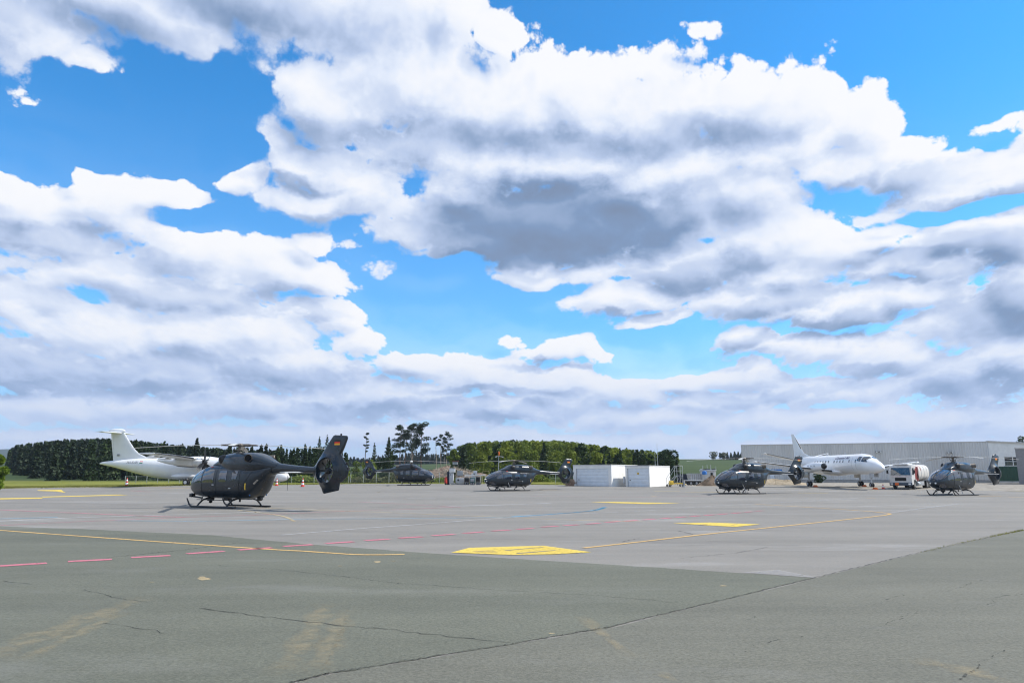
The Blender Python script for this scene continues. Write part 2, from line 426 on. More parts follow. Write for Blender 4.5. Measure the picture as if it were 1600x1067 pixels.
def crack_mat(name='crack', sc=3., lo=.34, hi=.5, a0=.15, a1=.78):
    m, T = new_mat(name)
    g = T.n('ShaderNodeNewGeometry').outputs['Position']
    a = T.ss(T.noise(g, sc, 5, .8), lo, hi, a0, a1)
    p = princ(T, (.022, .022, .02), .9)
    ms = T.n('ShaderNodeMixShader', ins={0: a})
    T.nt.links.new(T.n('ShaderNodeBsdfTransparent').outputs[0], ms.inputs[1]); T.nt.links.new(p, ms.inputs[2])
    return finish(m, T, ms.outputs[0])
M_crack = crack_mat(); M_crackd = crack_mat('broken_crack', 11., .50, .58, .0, .7)
M_seam = line_mat('seam_dirt', (.06, .06, .05), .6, .6, patchy=.45)

def wire_mat():
    m, T = new_mat('wire_mesh')
    g = T.n('ShaderNodeNewGeometry').outputs['Position']
    s = T.n('ShaderNodeSeparateXYZ', ins={0: g})
    # 200 x 60 mm welded mesh of 6 mm wire
    def bars(x, p, w):
        return T.m('LESS_THAN', T.m('FRACT', T.m('DIVIDE', x, p)), w / p)
    a = T.m('MAXIMUM', bars(T.m('ADD', s.outputs[0], T.m('MULTIPLY', s.outputs[1], .37)), .06, .007), bars(s.outputs[2], .2, .014))
    p = princ(T, (.16, .20, .17), .5, .3)
    ms = T.n('ShaderNodeMixShader', ins={0: a})
    T.nt.links.new(T.n('ShaderNodeBsdfTransparent').outputs[0], ms.inputs[1]); T.nt.links.new(p, ms.inputs[2])
    return finish(m, T, ms.outputs[0])
M_wire = wire_mat()

# ---------------------------------------------------------------- mesh builder
class MB:
    def __init__(s): s.v = []; s.f = []
    def add(s, vs, fs):
        o = len(s.v); s.v += [tuple(p) for p in vs]; s.f += [tuple(i + o for i in f) for f in fs]; return s
    def box(s, x0, x1, y0, y1, z0, z1, bev=0.0, M=None):
        b = min(bev, (x1 - x0) / 2.2, (y1 - y0) / 2.2, (z1 - z0) / 2.2)
        if b <= 0:
            vs = [(x, y, z) for x in (x0, x1) for y in (y0, y1) for z in (z0, z1)]
            fs = [(0, 1, 3, 2), (4, 6, 7, 5), (0, 4, 5, 1), (2, 3, 7, 6), (0, 2, 6, 4), (1, 5, 7, 3)]
        else:
            bm = bmesh.new()
            bmesh.ops.create_cube(bm, size=1)
            for w in bm.verts: w.co = Vector(((x0 + x1) / 2 + w.co.x * (x1 - x0), (y0 + y1) / 2 + w.co.y * (y1 - y0), (z0 + z1) / 2 + w.co.z * (z1 - z0)))
            bmesh.ops.bevel(bm, geom=bm.edges[:], offset=b, segments=2, affect='EDGES', profile=.6)
            bm.verts.index_update()
            vs = [w.co.copy() for w in bm.verts]; fs = [tuple(w.index for w in f.verts) for f in bm.faces]
            bm.free()
        if M is not None: vs = [M @ Vector(p) for p in vs]
        return s.add(vs, fs)
    def tube(s, pts, rad, n=10, cap=True):
        pts = [Vector(p) for p in pts]
        if not hasattr(rad, '__len__'): rad = [rad] * len(pts)
        vs = []; fs = []
        prev = None
        for i, p in enumerate(pts):
            d = (pts[min(i + 1, len(pts) - 1)] - pts[max(i - 1, 0)]).normalized()
            if prev is None:
                a = Vector((0, 0, 1)) if abs(d.z) < .9 else Vector((1, 0, 0))
                e1 = d.cross(a).normalized()
            else:
                e1 = (prev - d * prev.dot(d)).normalized()
            prev = e1; e2 = d.cross(e1)
            for k in range(n):
                t = 2 * PI * k / n
                vs.append(p + (e1 * math.cos(t) + e2 * math.sin(t)) * rad[i])
        for i in range(len(pts) - 1):
            for k in range(n):
                a = i * n + k; b = i * n + (k + 1) % n
                fs.append((a, b, b + n, a + n))
        if cap:
            fs.append(tuple(reversed(range(n)))); fs.append(tuple((len(pts) - 1) * n + k for k in range(n)))
        return s.add(vs, fs)
    def sphere(s, c, r, nu=16, nv=10, lo=-90, hi=90):
        if not hasattr(r, '__len__'): r = (r, r, r)
        vs = []; fs = []
        for j in range(nv + 1):
            b = R(lo + (hi - lo) * j / nv)
            for i in range(nu):
                a = 2 * PI * i / nu
                vs.append((c[0] + r[0] * math.cos(b) * math.cos(a), c[1] + r[1] * math.cos(b) * math.sin(a), c[2] + r[2] * math.sin(b)))
        for j in range(nv):
            for i in range(nu):
                a = j * nu + i; b = j * nu + (i + 1) % nu
                fs.append((a, b, b + nu, a + nu))
        return s.add(vs, fs)
    def prism(s, outline, y0, y1, M=None):
        """outline in x,z extruded along y"""
        n = len(outline)
        vs = [Vector((x, y0, z)) for x, z in outline] + [Vector((x, y1, z)) for x, z in outline]
        fs = [tuple(range(n)), tuple(reversed(range(n, 2 * n)))] + [(i, i + n, (i + 1) % n + n, (i + 1) % n) for i in range(n)]
        if M is not None: vs = [M @ p for p in vs]
        return s.add(vs, fs)
    def quad(s, a, b, c, d): return s.add([a, b, c, d], [(0, 1, 2, 3)])
    def build(s, name, m, parent=None, sharp=35, fix=True):
        me = bpy.data.meshes.new(name)
        me.from_pydata(s.v, [], s.f)
        if fix:
            bm = bmesh.new(); bm.from_mesh(me); bmesh.ops.recalc_face_normals(bm, faces=bm.faces[:]); bm.to_mesh(me); bm.free()
        me.polygons.foreach_set('use_smooth', [True] * len(me.polygons))
        me.set_sharp_from_angle(angle=R(sharp))
        for mm in (m if isinstance(m, (list, tuple)) else [m]): me.materials.append(mm)
        me.update()
        o = bpy.data.objects.new(name, me); COL.objects.link(o)
        if parent is not None: o.parent = parent
        return o
def tag(o, label=None, cat=None, group=None, kind=None):
    if label: o['label'] = label
    if cat: o['category'] = cat
    if group: o['group'] = group
    if kind: o['kind'] = kind
    return o
def empty(name, loc, rz, label, cat, group=None, scale=1.0):
    o = bpy.data.objects.new(name, None); COL.objects.link(o)
    o.location = loc; o.rotation_euler = (0, 0, rz); o.scale = (scale,) * 3
    o.empty_display_size = .3
    return tag(o, label, cat, group)
def copy_tree(o, parent=None):
    c = o.copy(); COL.objects.link(c)
    if parent is not None: c.parent = parent
    for ch in [x for x in SC.objects if x.parent == o and x is not c]:
        copy_tree(ch, c)
    return c
def struct(o): o['kind'] = 'structure'; return o

def smooth(x, a, b):
    t = np.clip((np.asarray(x, float) - a) / (b - a), 0, 1); return t * t * (3 - 2 * t)
# ---------------------------------------------------------------- terrain
def gz(x, y):          # the apron is level, then rises a little towards its far side
    return 0.4 * smooth(y, 80, 100)
def terr(x, y):
    x = np.asarray(x, float); y = np.asarray(y, float)
    u = x / np.maximum(np.abs(y), 60) * 1140 + 800
    h = np.interp(y, [132, 200, 290, 600, 900, 1400, 9000], [0, 1.1, 4.0, 15.0, 17, 12, 12])
    k = np.interp(u, [-400, 300, 480, 620, 760, 1000, 1300, 2600], [1.0, .55, .5, .70, .8, 1, 1, 1])
    k = k * np.where(u > 1062, smooth(y, 158, 230), 1.0)
    z = gz(x, y) + h * k
    r = 82 * np.exp(-((y - 3300) / 420) ** 2) * (.82 + .12 * np.sin(x / 420 + 1.0) + .08 * np.sin(x / 170))
    side = 40 * smooth(np.abs(x), 1300, 2000) + 40 * smooth(-y, 900, 1600)
    return z + np.where(y > 0, r, 0) + side
def G(u, v):
    """where the sight line through a given spot of the photo meets the apron"""
    x = (u - 800) / FPX; yy = -(v - 533.5) / FPX
    Y = math.cos(PITCH) - yy * math.sin(PITCH); Z = math.sin(PITCH) + yy * math.cos(PITCH)
    t = (0 - EYE) / Z
    lo, hi = 0.1, t * 1.5
    for _ in range(50):
        md = (lo + hi) / 2
        if EYE + Z * md > float(gz(0, Y * md)): lo = md
        else: hi = md
    return x * lo, Y * lo
def AT(u, Y):          # x of a photo column at distance Y (near the horizon)
    return (u - 800) / 1140.0 * Y
def ZT(v, Y):          # height of a photo row at distance Y (near the horizon)
    return EYE + (HOR - v) / 1160.0 * Y

def grid_mesh(name, xs, ys, zf, m, dz=0.0):
    X, Y = np.meshgrid(xs, ys); Z = zf(X, Y) + dz
    nx, ny = len(xs), len(ys)
    vs = np.stack([X.ravel(), Y.ravel(), Z.ravel()], 1)
    fs = [(j * nx + i, j * nx + i + 1, (j + 1) * nx + i + 1, (j + 1) * nx + i) for j in range(ny - 1) for i in range(nx - 1)]
    b = MB(); b.v = [tuple(p) for p in vs]; b.f = fs
    return b.build(name, m, fix=False)
ys_t = np.concatenate([np.arange(-1800, -100, 100), np.arange(-100, 78, 10), np.arange(78, 136, 2), np.arange(136, 320, 6), np.arange(320, 700, 15), np.arange(700, 2600, 60), np.arange(2600, 4200, 50), [4400, 5000]])
xs_t = np.concatenate([np.arange(-2600, -600, 50), np.arange(-600, 600, 20), np.arange(600, 2601, 50)])
terrain = struct(grid_mesh('ground', xs_t, ys_t, lambda x, y: terr(x, y) - .03, M_grass))

def sheet(name, poly, m, dz, step=2.0):
    """a flat outline (x, y) laid on the apron surface as one sheet that follows its rise"""
    bm = bmesh.new()
    vs = [bm.verts.new((x, y, 0)) for x, y in poly]
    bm.faces.new(vs)
    ymn = min(p[1] for p in poly); ymx = max(p[1] for p in poly)
    y = max(ymn, 78) + 1e-3
    while y < min(ymx, 102):
        bmesh.ops.bisect_plane(bm, geom=bm.verts[:] + bm.edges[:] + bm.faces[:], plane_co=(0, y, 0), plane_no=(0, 1, 0))
        y = (math.floor(y / step) + 1) * step
    for w in bm.verts: w.co.z = float(gz(w.co.x, w.co.y)) + dz
    bmesh.ops.triangulate(bm, faces=bm.faces[:])
    for f in bm.faces:
        if f.normal.z < 0: f.normal_flip()
    me = bpy.data.meshes.new(name); bm.to_mesh(me); bm.free(); me.materials.append(m)
    o = bpy.data.objects.new(name, me); COL.objects.link(o)
    return struct(o)

edge = [(-60, 764.6), (0, 763.4), (120, 761.6), (200, 760.6), (240, 759.6), (300, 757.6), (470, 757.2), (560, 755.5), (760, 755.8), (885, 757.6), (1050, 757.6), (1090, 760.2), (1180, 760.6), (1300, 762.2), (1390, 763.4), (1470, 764.6), (1540, 766.2), (1680, 769.5)]
far_edge = [G(*p) for p in edge]
apron_poly = [(-150, far_edge[0][1] - 6)] + far_edge + [(150, far_edge[-1][1] - 4), (150, -60), (-150, -60)]
apron = sheet('apron', apron_poly, asph_far, 0.0)
def jag(pts, amp, n, seed):
    rr = random.Random(seed); out = []
    for a, b in zip(pts[:-1], pts[1:]):
        for k in range(n):
            t = k / n
            out.append((a[0] + (b[0] - a[0]) * t + rr.uniform(-amp, amp), a[1] + (b[1] - a[1]) * t + rr.uniform(-amp, amp)))
    out.append(pts[-1]); return out
Bp = [G(-120, 818), G(120, 826), G(330, 836), G(470, 849), G(640, 862), G(800, 872.5), G(1050, 888), G(1272, 903)]
C0 = G(1272, 903); seamA = G(455, 1067); SEAM = [C0, G(950, 980), G(800, 1006), G(515, 1052), seamA]
near_poly = [(-60, -30), (Bp[0][0] - 30, Bp[0][1] + 2)] + jag(Bp, .03, 14, 3) + jag(SEAM, .02, 10, 5) + [(seamA[0] - 1.5, -30)]
sheet('taxiway', near_poly, asph_near, 0.004)
R1 = G(1450, 860); R2 = G(1600, 828)
dR = (R2[0] - R1[0], R2[1] - R1[1])
right_poly = [(seamA[0] - 1.5 + .02, -30), (seamA[0] + .02, seamA[1])] + [(x + .02, y - .02) for x, y in jag(SEAM[::-1] + [R1, R2], .02, 10, 6)[1:]] + [(R2[0] + dR[0] * 4, R2[1] + dR[1] * 4), (150, -30)]
sheet('shoulder_pavement', right_poly, asph_right, 0.004)
# gravel and concrete beyond the apron edge
sheet('gravel_yard', [G(1052, 758.4), G(1090, 760.6), G(1180, 761.0), G(1300, 762.6), G(1390, 763.8), G(1470, 765.0), G(1540, 766.6), (110, 62), (125, 160), (20, 160), (20, 112)], M_gravel, -.012)
sheet('concrete_strip', [G(-40, 763.9), G(120, 761.5), G(240, 759.5), G(300, 757.5), G(300, 756.7), G(240, 758.2), G(120, 760.1), G(-40, 762.4)], concrete, .004)

# ---- painted markings
def dust(pts, w, seed=0):
    P = [Vector(G(*p)) for p in pts]; Q = [P[0]]
    for a, b in zip(P[:-1], P[1:]): Q += [a.lerp(b, k / 8) for k in range(1, 9)]
    vs = []; fade = []; rr = random.Random(seed)
    for i, p in enumerate(Q):
        d = (Q[min(i + 1, len(Q) - 1)] - Q[max(i - 1, 0)]).normalized(); nn = Vector((-d.y, d.x)); t = i / (len(Q) - 1)
        e = min(1, t / .25, (1 - t) / .25); ww = w * (.8 + .3 * math.sin(i * .9 + seed))
        for k in range(-3, 4):
            q = p + nn * ww * .75 * k / 3; vs.append((q.x, q.y, float(gz(q.x, q.y)) + .008)); fade.append(e * (1 - (k / 3) ** 2))
    n = 7
    me = bpy.data.meshes.new('tyre_mark'); me.from_pydata(vs, [], [(i * n + k, i * n + k + 1, (i + 1) * n + k + 1, (i + 1) * n + k) for i in range(len(Q) - 1) for k in range(n - 1)])
    at = me.attributes.new('wear', 'FLOAT', 'POINT'); at.data.foreach_set('value', fade); me.materials.append(L_soft)
    o = bpy.data.objects.new('tyre_mark', me); COL.objects.link(o); return struct(o)
def ribbon(name, pts, w, m, dz=.010, conv=True, smoothn=0):
    P = [Vector(G(*p)) if conv else Vector(p) for p in pts]
    if smoothn:
        Q = []
        for i in range(len(P) - 1):
            p0, p1, p2, p3 = P[max(i - 1, 0)], P[i], P[i + 1], P[min(i + 2, len(P) - 1)]
            for k in range(smoothn):
                t = k / smoothn
                Q.append(.5 * ((2 * p1) + (p2 - p0) * t + (2 * p0 - 5 * p1 + 4 * p2 - p3) * t * t + (3 * p1 - p0 - 3 * p2 + p3) * t ** 3))
        Q.append(P[-1]); P = Q
    # refine along the length so the strip follows the ground
    Q = [P[0]]
    for a, b in zip(P[:-1], P[1:]):
        n = max(1, int((b - a).length / 1.5)) if max(a.y, b.y) > 76 else 1
        n = min(n, 60)
        Q += [a.lerp(b, k / n) for k in range(1, n + 1)]
    P = Q; b = MB(); vs = []; jr = random.Random(len(P))
    for i, p in enumerate(P):
        d = (P[min(i + 1, len(P) - 1)] - P[max(i - 1, 0)]).normalized(); nn = Vector((-d.y, d.x))
        w_ = w * jr.uniform(.25, 1.1) if name in 'cj' else w
        for s_ in (-1, 1):
            q = p + nn * w_ / 2 * s_
            vs.append((q.x, q.y, float(gz(q.x, q.y)) + dz))
    b.add(vs, [(2 * i, 2 * i + 1, 2 * i + 3, 2 * i + 2) for i in range(len(P) - 1)])
    return b
def line(name, pts, w, m, **k):
    return struct(ribbon(name, pts, w, m, **k).build(name, m, fix=False))
line('taxi_line', [(-60, 823), (0, 828.5), (200, 843), (400, 857), (470, 861), (530, 865), (560, 866.6), (590, 866.9), (632, 866.3)], .15, L_amb, smoothn=6)
line('taxi_line', [(912, 856.2), (1000, 846.5), (1100, 835), (1200, 824.5), (1300, 814), (1370, 806.5), (1390, 803.2), (1382, 801.2), (1340, 797.5), (1240, 791), (1180, 787.5)], .15, L_amb, smoothn=6)
line('taxi_line', [(1004, 815), (900, 812.5), (800, 808.5), (640, 802), (560, 799), (460, 796)], .15, L_ambf, smoothn=3)
line('taxi_line', [(460, 814.5), (440, 806), (395, 799.5), (372, 797)], .13, L_ambf, smoothn=4)
dash = [((-60, 890), (-30, 887.5)), ((0, 884.5), (73, 880)), ((106, 877.5), (175, 874)), ((205, 871.3), (266, 868)), ((292, 865.3), (350, 861.3)), ((372, 859.3), (425, 855.8)), ((443, 853.8), (488, 851)), ((509, 849.2), (552, 846.4)), ((570, 844.6), (608, 842.4)), ((624, 840.7), (660, 838.6)), ((676, 837), (710, 834.8)), ((724, 833.3), (755, 831)), ((768, 829.6), (797, 828)), ((808, 827), (834, 825.4)), ((846, 823.4), (872, 821.8)), ((881, 821.2), (904, 819.7)), ((916, 818.8), (937, 817.3)), ((946, 816.2), (968, 814.5)), ((976, 814.2), (996, 812.6)), ((1004, 812.2), (1024, 810.8)), ((1032, 810.4), (1048, 809)), ((1056, 808.4), (1072, 807.2)), ((1079, 806.8), (1094, 805.6)), ((1101, 805.2), (1116, 804)), ((1122, 803.6), (1137, 802.4)), ((1143, 802), (1158, 800.8)), ((1164, 800), (1176, 799.2)), ((1180, 798.4), (1192, 797.8))]
pd = MB()
for a, b in dash: r_ = ribbon('x', [a, b], .26 if a[0] < 720 else .22, L_pink); pd.add(r_.v, r_.f)
struct(pd.build('dashed_line', L_pink, fix=False))
line('painted_line', [(-80, 825), (0, 821), (120, 815), (220, 811), (290, 808), (400, 804.5), (540, 798.5), (640, 795.5), (720, 791.5)], .2, L_pinkf)
line('painted_line', [(-60, 794), (0, 796.5), (120, 801.5), (210, 805.5), (290, 808)], .3, L_pinkf)
line('painted_line', [(560, 784), (700, 791), (720, 792.5)], .2, L_pinkf)
line('painted_line', [(-60, 794.5), (100, 791), (250, 790), (330, 788)], .2, L_whitef)
line('painted_line', [(-60, 816), (0, 814.3), (100, 809.5), (240, 805), (400, 800), (500, 795)], .35, L_white)
line('painted_line', [(-60, 812), (0, 810.5), (90, 808)], .5, L_bluef)
line('painted_line', [(180, 813.3), (300, 814.5), (480, 811), (700, 809.5), (800, 808), (880, 802), (930, 797.5), (945, 792.3)], .3, L_bluef)
line('painted_line', [(800, 807.2), (850, 804), (890, 801), (922, 798), (938, 795), (945, 792.2)], .22, L_blue, smoothn=4)
line('painted_line', [(440, 836), (560, 826), (640, 820.5), (740, 812.5), (860, 804.5), (1000, 798.5), (1120, 790), (1280, 782.5), (1340, 778)], .16, L_white)
line('painted_line', [(580, 782.3), (616, 782.6)], .5, L_white)
line('painted_line', [(636, 778.6), (680, 778.8)], .5, L_white)
line('painted_line', [(700, 791), (820, 787.5), (860, 786)], .5, L_white)
line('painted_line', [(400, 785.5), (530, 783.6)], .22, L_whitef)
line('painted_line', [(830, 775.2), (1000, 776.5), (1130, 774)], .25, L_pinkf)
line('painted_line', [(1200, 786), (1290, 780.4), (1360, 778.4)], .22, L_whitef)
line('painted_line', [(1380, 803), (1450, 793), (1500, 787)], .3, L_whitef)
line('painted_line', [(205, 766.3), (235, 768.4)], .3, L_pinkf)
def patch(name, pts, m, dz=.010): return sheet(name, [G(*p) for p in pts], m, dz)
patch('stand_line', [(-40, 778.8), (66, 777.2), (66, 778.9), (-40, 780.6)], L_yel)
patch('stand_line', [(66, 775.8), (186, 772.6), (200, 773.4), (66, 777.0)], L_yel)
line('stand_line', [(186, 773.4), (242, 773.8)], .25, L_ambf)
patch('stand_line', [(58, 765.6), (96, 765), (103, 769.6), (88, 767.5), (60, 766.6)], L_yel)
line('stand_line', [(250, 762.8), (300, 762.4)], .35, L_amb)
line('stand_line', [(520, 794.6), (500, 795.2), (400, 793.4)], .2, L_ambf)
patch('stand_line', [(922, 784.6), (960, 784.0), (1064, 786.2), (1010, 787.3)], L_yel)
line('stand_line', [(1022, 767.6), (1062, 767.6)], .35, L_yel)
line('stand_line', [(1070, 768.6), (1126, 768.8)], .35, L_yel)
line('stand_line', [(834, 765), (870, 764.8)], .4, L_amb)
line('stand_line', [(1248, 770.6), (1294, 770.6)], .35, L_yel)
line('stand_line', [(1326, 767.6), (1344, 767.6)], .35, L_ambf)
line('stand_line', [(1352, 778.6), (1368, 778.6)], .3, L_amb)
line('stand_line', [(1530, 775.3), (1566, 775.3)], .35, L_amb)
line('stand_line', [(1576, 776.8), (1640, 777.2)], .35, L_amb)
# yellow position arrows with unpainted gaps
patch('position_marking', [(705, 863.5), (733, 856), (800, 854.0), (850, 852.8), (924, 862.8), (866, 866), (800, 867.2)], L_yel, .010)
patch('position_marking_gap', [(806, 864.6), (866, 860.0), (869, 860.4), (811, 865.4)], asph_far, .014)
patch('position_marking_gap', [(736, 861.6), (770, 859.8), (778, 863.6), (745, 863.2)], L_dust, .014)
patch('position_marking_gap', [(788, 860.0), (848, 855.0), (850, 855.3), (792, 860.6)], asph_far, .014)
patch('position_marking', [(1051, 817.4), (1110, 816.4), (1188, 819.2), (1148, 823.2)], L_yel, .010)
patch('position_marking_gap', [(1139, 821.8), (1152, 818.5), (1154, 818.6), (1142, 822.2)], L_dust, .014)
patch('position_marking_gap', [(1090, 819.8), (1104, 818.8), (1106, 819.4), (1094, 820.6)], L_dust, .014)
# bleached patch by the joint, tyre dust
patch('worn_patch', [(1160, 894.5), (1215, 890.5), (1262, 899.5), (1275, 902), (1268, 902.4)], L_bleach, .008)
for pts, w in (([(430, 1060), (470, 1010), (500, 960), (512, 942)], .22), ([(486, 1060), (515, 1010), (532, 975), (540, 952)], .20), ([(506, 1052), (528, 1000), (545, 962)], .05), ([(-60, 1045), (60, 995), (150, 962), (235, 930)], .30), ([(20, 1040), (120, 990), (200, 955)], .15), ([(1420, 1030), (1500, 1045), (1600, 1075)], .2), ([(905, 960), (990, 1030)], .12), ([(1030, 1050), (1055, 1066)], .10)):
    dust(pts, w * 1.25)
for u, v, a, b in ((237, 910, 5, .9), (318, 904.5, 12, 2.6), (316, 902, 6, 1.4), (531, 884.3, 4, .8), (590, 878, 7, 1.3), (615, 876.8, 5, .9), (1130, 915.5, 8, .9), (1035, 907.6, 5, .7), (862, 990, 6, 1), (592, 768.4, 4, .45), (1022, 775.5, 6, .4)):
    patch('paint_spot', [(u + a * math.cos(t) * random.uniform(.6, 1), v + b * math.sin(t) * random.uniform(.7, 1)) for t in [k * PI / 5 for k in range(10)]], L_ambf if a > 5 else L_dust, .008)
# cracks
cr = MB(); cd = MB()
CR = [([(310, 950), (400, 962), (500, 974), (600, 984), (700, 994), (800, 1004.5)], .022), ([(338, 883.5), (420, 889), (520, 899), (615, 910.5), (622, 912), (640, 912), (800, 924), (920, 930), (1060, 942)], .016),
      ([(0, 907.5), (50, 913)], .02), ([(130, 922), (200, 937), (230, 941)], .015), 
      ([(160, 974), (200, 979), (260, 990)], .015), ([(1150, 1062), (1210, 1030), (1270, 1005)] , .0), ([(1140, 1026), (1200, 1004), (1258, 993)], .02), ([(1500, 1064), (1530, 1040), (1570, 1015)], .03), ([(1360, 985), (1440, 955)], .02), ([(1480, 925), (1540, 905)], .03), ([(1545, 945), (1560, 932), (1600, 928)], .03),
      ([(1370, 945), (1390, 935), (1410, 929)], .025), ([(1170, 970), (1180, 962)], .03), ([(800, 920), (1000, 940)], .0), ([(1060, 872.8), (1150, 864), (1200, 855)], .02), ([(1060, 829.3), (1082, 834.8)], .05), ([(974, 847), (985, 843), (1000, 841)], .03), ([(1320, 835), (1480, 843.5)], .03), ([(1100, 845), (1200, 849)], .02), ([(170, 871.5), (280, 860), (370, 848.5), (450, 848)], .035), ([(1000, 838), (1170, 841)], .0), ([(400, 842.5), (455, 848)], .0), ([(620, 842.5), (760, 842.8), (820, 842.2)], .02), ([(1120, 828.5), (1150, 826)], .03), ([(1500, 862), (1600, 843)], .0)]
for i, (pts, w) in enumerate(CR):
    if w <= 0: continue
    rr = random.Random(i)
    W = [Vector(G(*p)) for p in pts]; Q = []
    for a, b in zip(W[:-1], W[1:]):
        n = max(3, int((b - a).length / .12)); n = min(n, 90)
        for k in range(n):
            Q.append(a.lerp(b, k / n) + Vector((rr.gauss(0, .02), rr.gauss(0, .02))) * (1 + w * 12))
    Q.append(W[-1])
    r_ = ribbon('c', Q, w * (1.0 if pts[0][0] < 1130 else 1.1), M_crack, dz=.009, conv=False); (cr if pts[0][0] < 1130 else cd).add(r_.v, r_.f)
struct(cr.build('asphalt_cracks', M_crack, fix=False)); struct(cd.build('broken_cracks', M_crackd, fix=False))
# dirty joints between the paving lanes
sj = MB()
for pts, w in ((SEAM[::-1], .028), ([C0, R1, R2, (R2[0] + dR[0], R2[1] + dR[1])], .05)):
    q = jag(pts, .02, 60, 9)
    r_ = ribbon('j', q, w, M_seam, dz=.011, conv=False); sj.add(r_.v, r_.f)
struct(sj.build('pavement_joint', M_seam, fix=False))
# ---------------------------------------------------------------- lofted bodies
class Loft:
    """sections (x, half width, z bottom, z top, exponent)"""
    def __init__(s, secs, k=.48):
        s.S = np.array(sorted(secs)); s.k = k
    def at(s, x):
        S = s.S; xs = S[:, 0]; x = min(max(x, xs[0]), xs[-1])
        i = min(max(int(np.searchsorted(xs, x)) - 1, 0), len(xs) - 2)
        h = xs[i + 1] - xs[i]; t = (x - xs[i]) / h
        def slope(j):
            if j <= 0: return (S[1] - S[0]) / (xs[1] - xs[0])
            if j >= len(xs) - 1: return (S[-1] - S[-2]) / (xs[-1] - xs[-2])
            d0 = (S[j] - S[j - 1]) / (xs[j] - xs[j - 1]); d1 = (S[j + 1] - S[j]) / (xs[j + 1] - xs[j])
            return np.where(d0 * d1 > 0, 2 * d0 * d1 / np.where(np.abs(d0 + d1) < 1e-9, 1, d0 + d1), 0)
        m0, m1 = slope(i) * h, slope(i + 1) * h
        return (2 * t**3 - 3 * t**2 + 1) * S[i] + (t**3 - 2 * t**2 + t) * m0 + (-2 * t**3 + 3 * t**2) * S[i + 1] + (t**3 - t**2) * m1
    def pt(s, x, a, off=0.0):
        """a in degrees: 0 = port side, 90 = top, -90 = bottom, 180 = starboard"""
        _, w, zb, zt, n = s.at(x)
        zm = zb + (zt - zb) * s.k; ca, sa = math.cos(R(a)), math.sin(R(a))
        h = (zt - zm) if sa >= 0 else (zm - zb)
        y = w * math.copysign(abs(ca) ** (2 / n), ca); z = zm + h * math.copysign(abs(sa) ** (2 / n), sa)
        if off:
            nv = Vector((0, y / max(w, .02) ** 1.2, (z - zm) / max(h, .02) ** 1.2)).normalized()
            y += nv.y * off; z += nv.z * off
        return Vector((x, y, z))
    def side(s, x, z, sgn=1, off=0.0):
        _, w, zb, zt, n = s.at(x)
        zm = zb + (zt - zb) * s.k; h = (zt - zm) if z >= zm else (zm - zb)
        q = min(abs((z - zm) / max(h, 1e-3)), .995)
        y = w * (1 - q ** n) ** (1 / n)
        return Vector((x, sgn * (y + off), z))
    def mesh(s, mb, n=28, sub=4):
        xs = []
        for a, b in zip(s.S[:-1, 0], s.S[1:, 0]): xs += [a + (b - a) * k / sub for k in range(sub)]
        xs.append(s.S[-1, 0]); vs = []
        for x in xs: vs += [s.pt(x, 360 * k / n) for k in range(n)]
        fs = [(i * n + k, i * n + (k + 1) % n, (i + 1) * n + (k + 1) % n, (i + 1) * n + k) for i in range(len(xs) - 1) for k in range(n)]
        fs += [tuple(range(n)), tuple(reversed(range((len(xs) - 1) * n, len(xs) * n)))]
        return mb.add(vs, fs)
def round_poly(P, r=.06, n=4):
    out = []
    m = len(P)
    for i in range(m):
        a, b, c = (Vector(P[i - 1]), Vector(P[i]), Vector(P[(i + 1) % m]))
        u = (a - b); w = (c - b); k = min(r, u.length * .4, w.length * .4)
        p0 = b + u.normalized() * k; p1 = b + w.normalized() * k
        for t in range(n + 1):
            t /= n
            out.append((1 - t) ** 2 * p0 + 2 * t * (1 - t) * b + t * t * p1)
    return out
def side_patch(mb, L, P, sgn, off=.012, r=.06, rings=4, fn=None):
    """a panel with the outline P (x, z) lying on the side of a loft, with a rolled edge"""
    o = round_poly(P, r); seg = []
    for a, b in zip(o, o[1:] + o[:1]):
        d = (b - a).length; m = max(1, int(d / .15))
        seg += [a.lerp(b, k / m) for k in range(m)]
    c = sum((Vector(p) for p in seg), Vector((0, 0))) / len(seg); n = len(seg); vs = []
    fn = fn or (lambda x, z, o_: L.side(x, z, sgn, o_))
    levels = [(1.0, -.02), (1.0, off)] + [(1 - k / rings, off) for k in range(1, rings)]
    for s_, of in levels: vs += [fn(*(c + (p - c) * s_), of) for p in seg]
    vs.append(fn(c.x, c.y, off))
    fs = []
    for j in range(len(levels) - 1):
        for i in range(n): fs.append((j * n + i, j * n + (i + 1) % n, (j + 1) * n + (i + 1) % n, (j + 1) * n + i))
    b_ = (len(levels) - 1) * n
    fs += [(b_ + i, b_ + (i + 1) % n, b_ + n) for i in range(n)]
    return mb.add(vs, fs)
def wing(mb, secs, n=14):
    """aerofoil sections (x_le, x_te, y, z, thickness); y as the span axis. returns the closed wing"""
    vs = []
    prof = []
    for k in range(n + 1):
        t = .5 * (1 - math.cos(PI * k / n)); prof.append((t, 2.97 * math.sqrt(t) - 1.26 * t - 3.516 * t * t + 2.843 * t**3 - 1.036 * t**4))
    ring = [(t, y) for t, y in prof] + [(t, -y * .7) for t, y in reversed(prof[1:-1])]
    m = len(ring)
    for xl, xt, y, z, th in secs:
        for t, h in ring: vs.append((xl + (xt - xl) * t, y, z + h * th / 2))
    fs = [(i * m + k, i * m + (k + 1) % m, (i + 1) * m + (k + 1) % m, (i + 1) * m + k) for i in range(len(secs) - 1) for k in range(m)]
    fs += [tuple(range(m)), tuple(reversed(range((len(secs) - 1) * m, len(secs) * m)))]
    return mb.add(vs, fs)
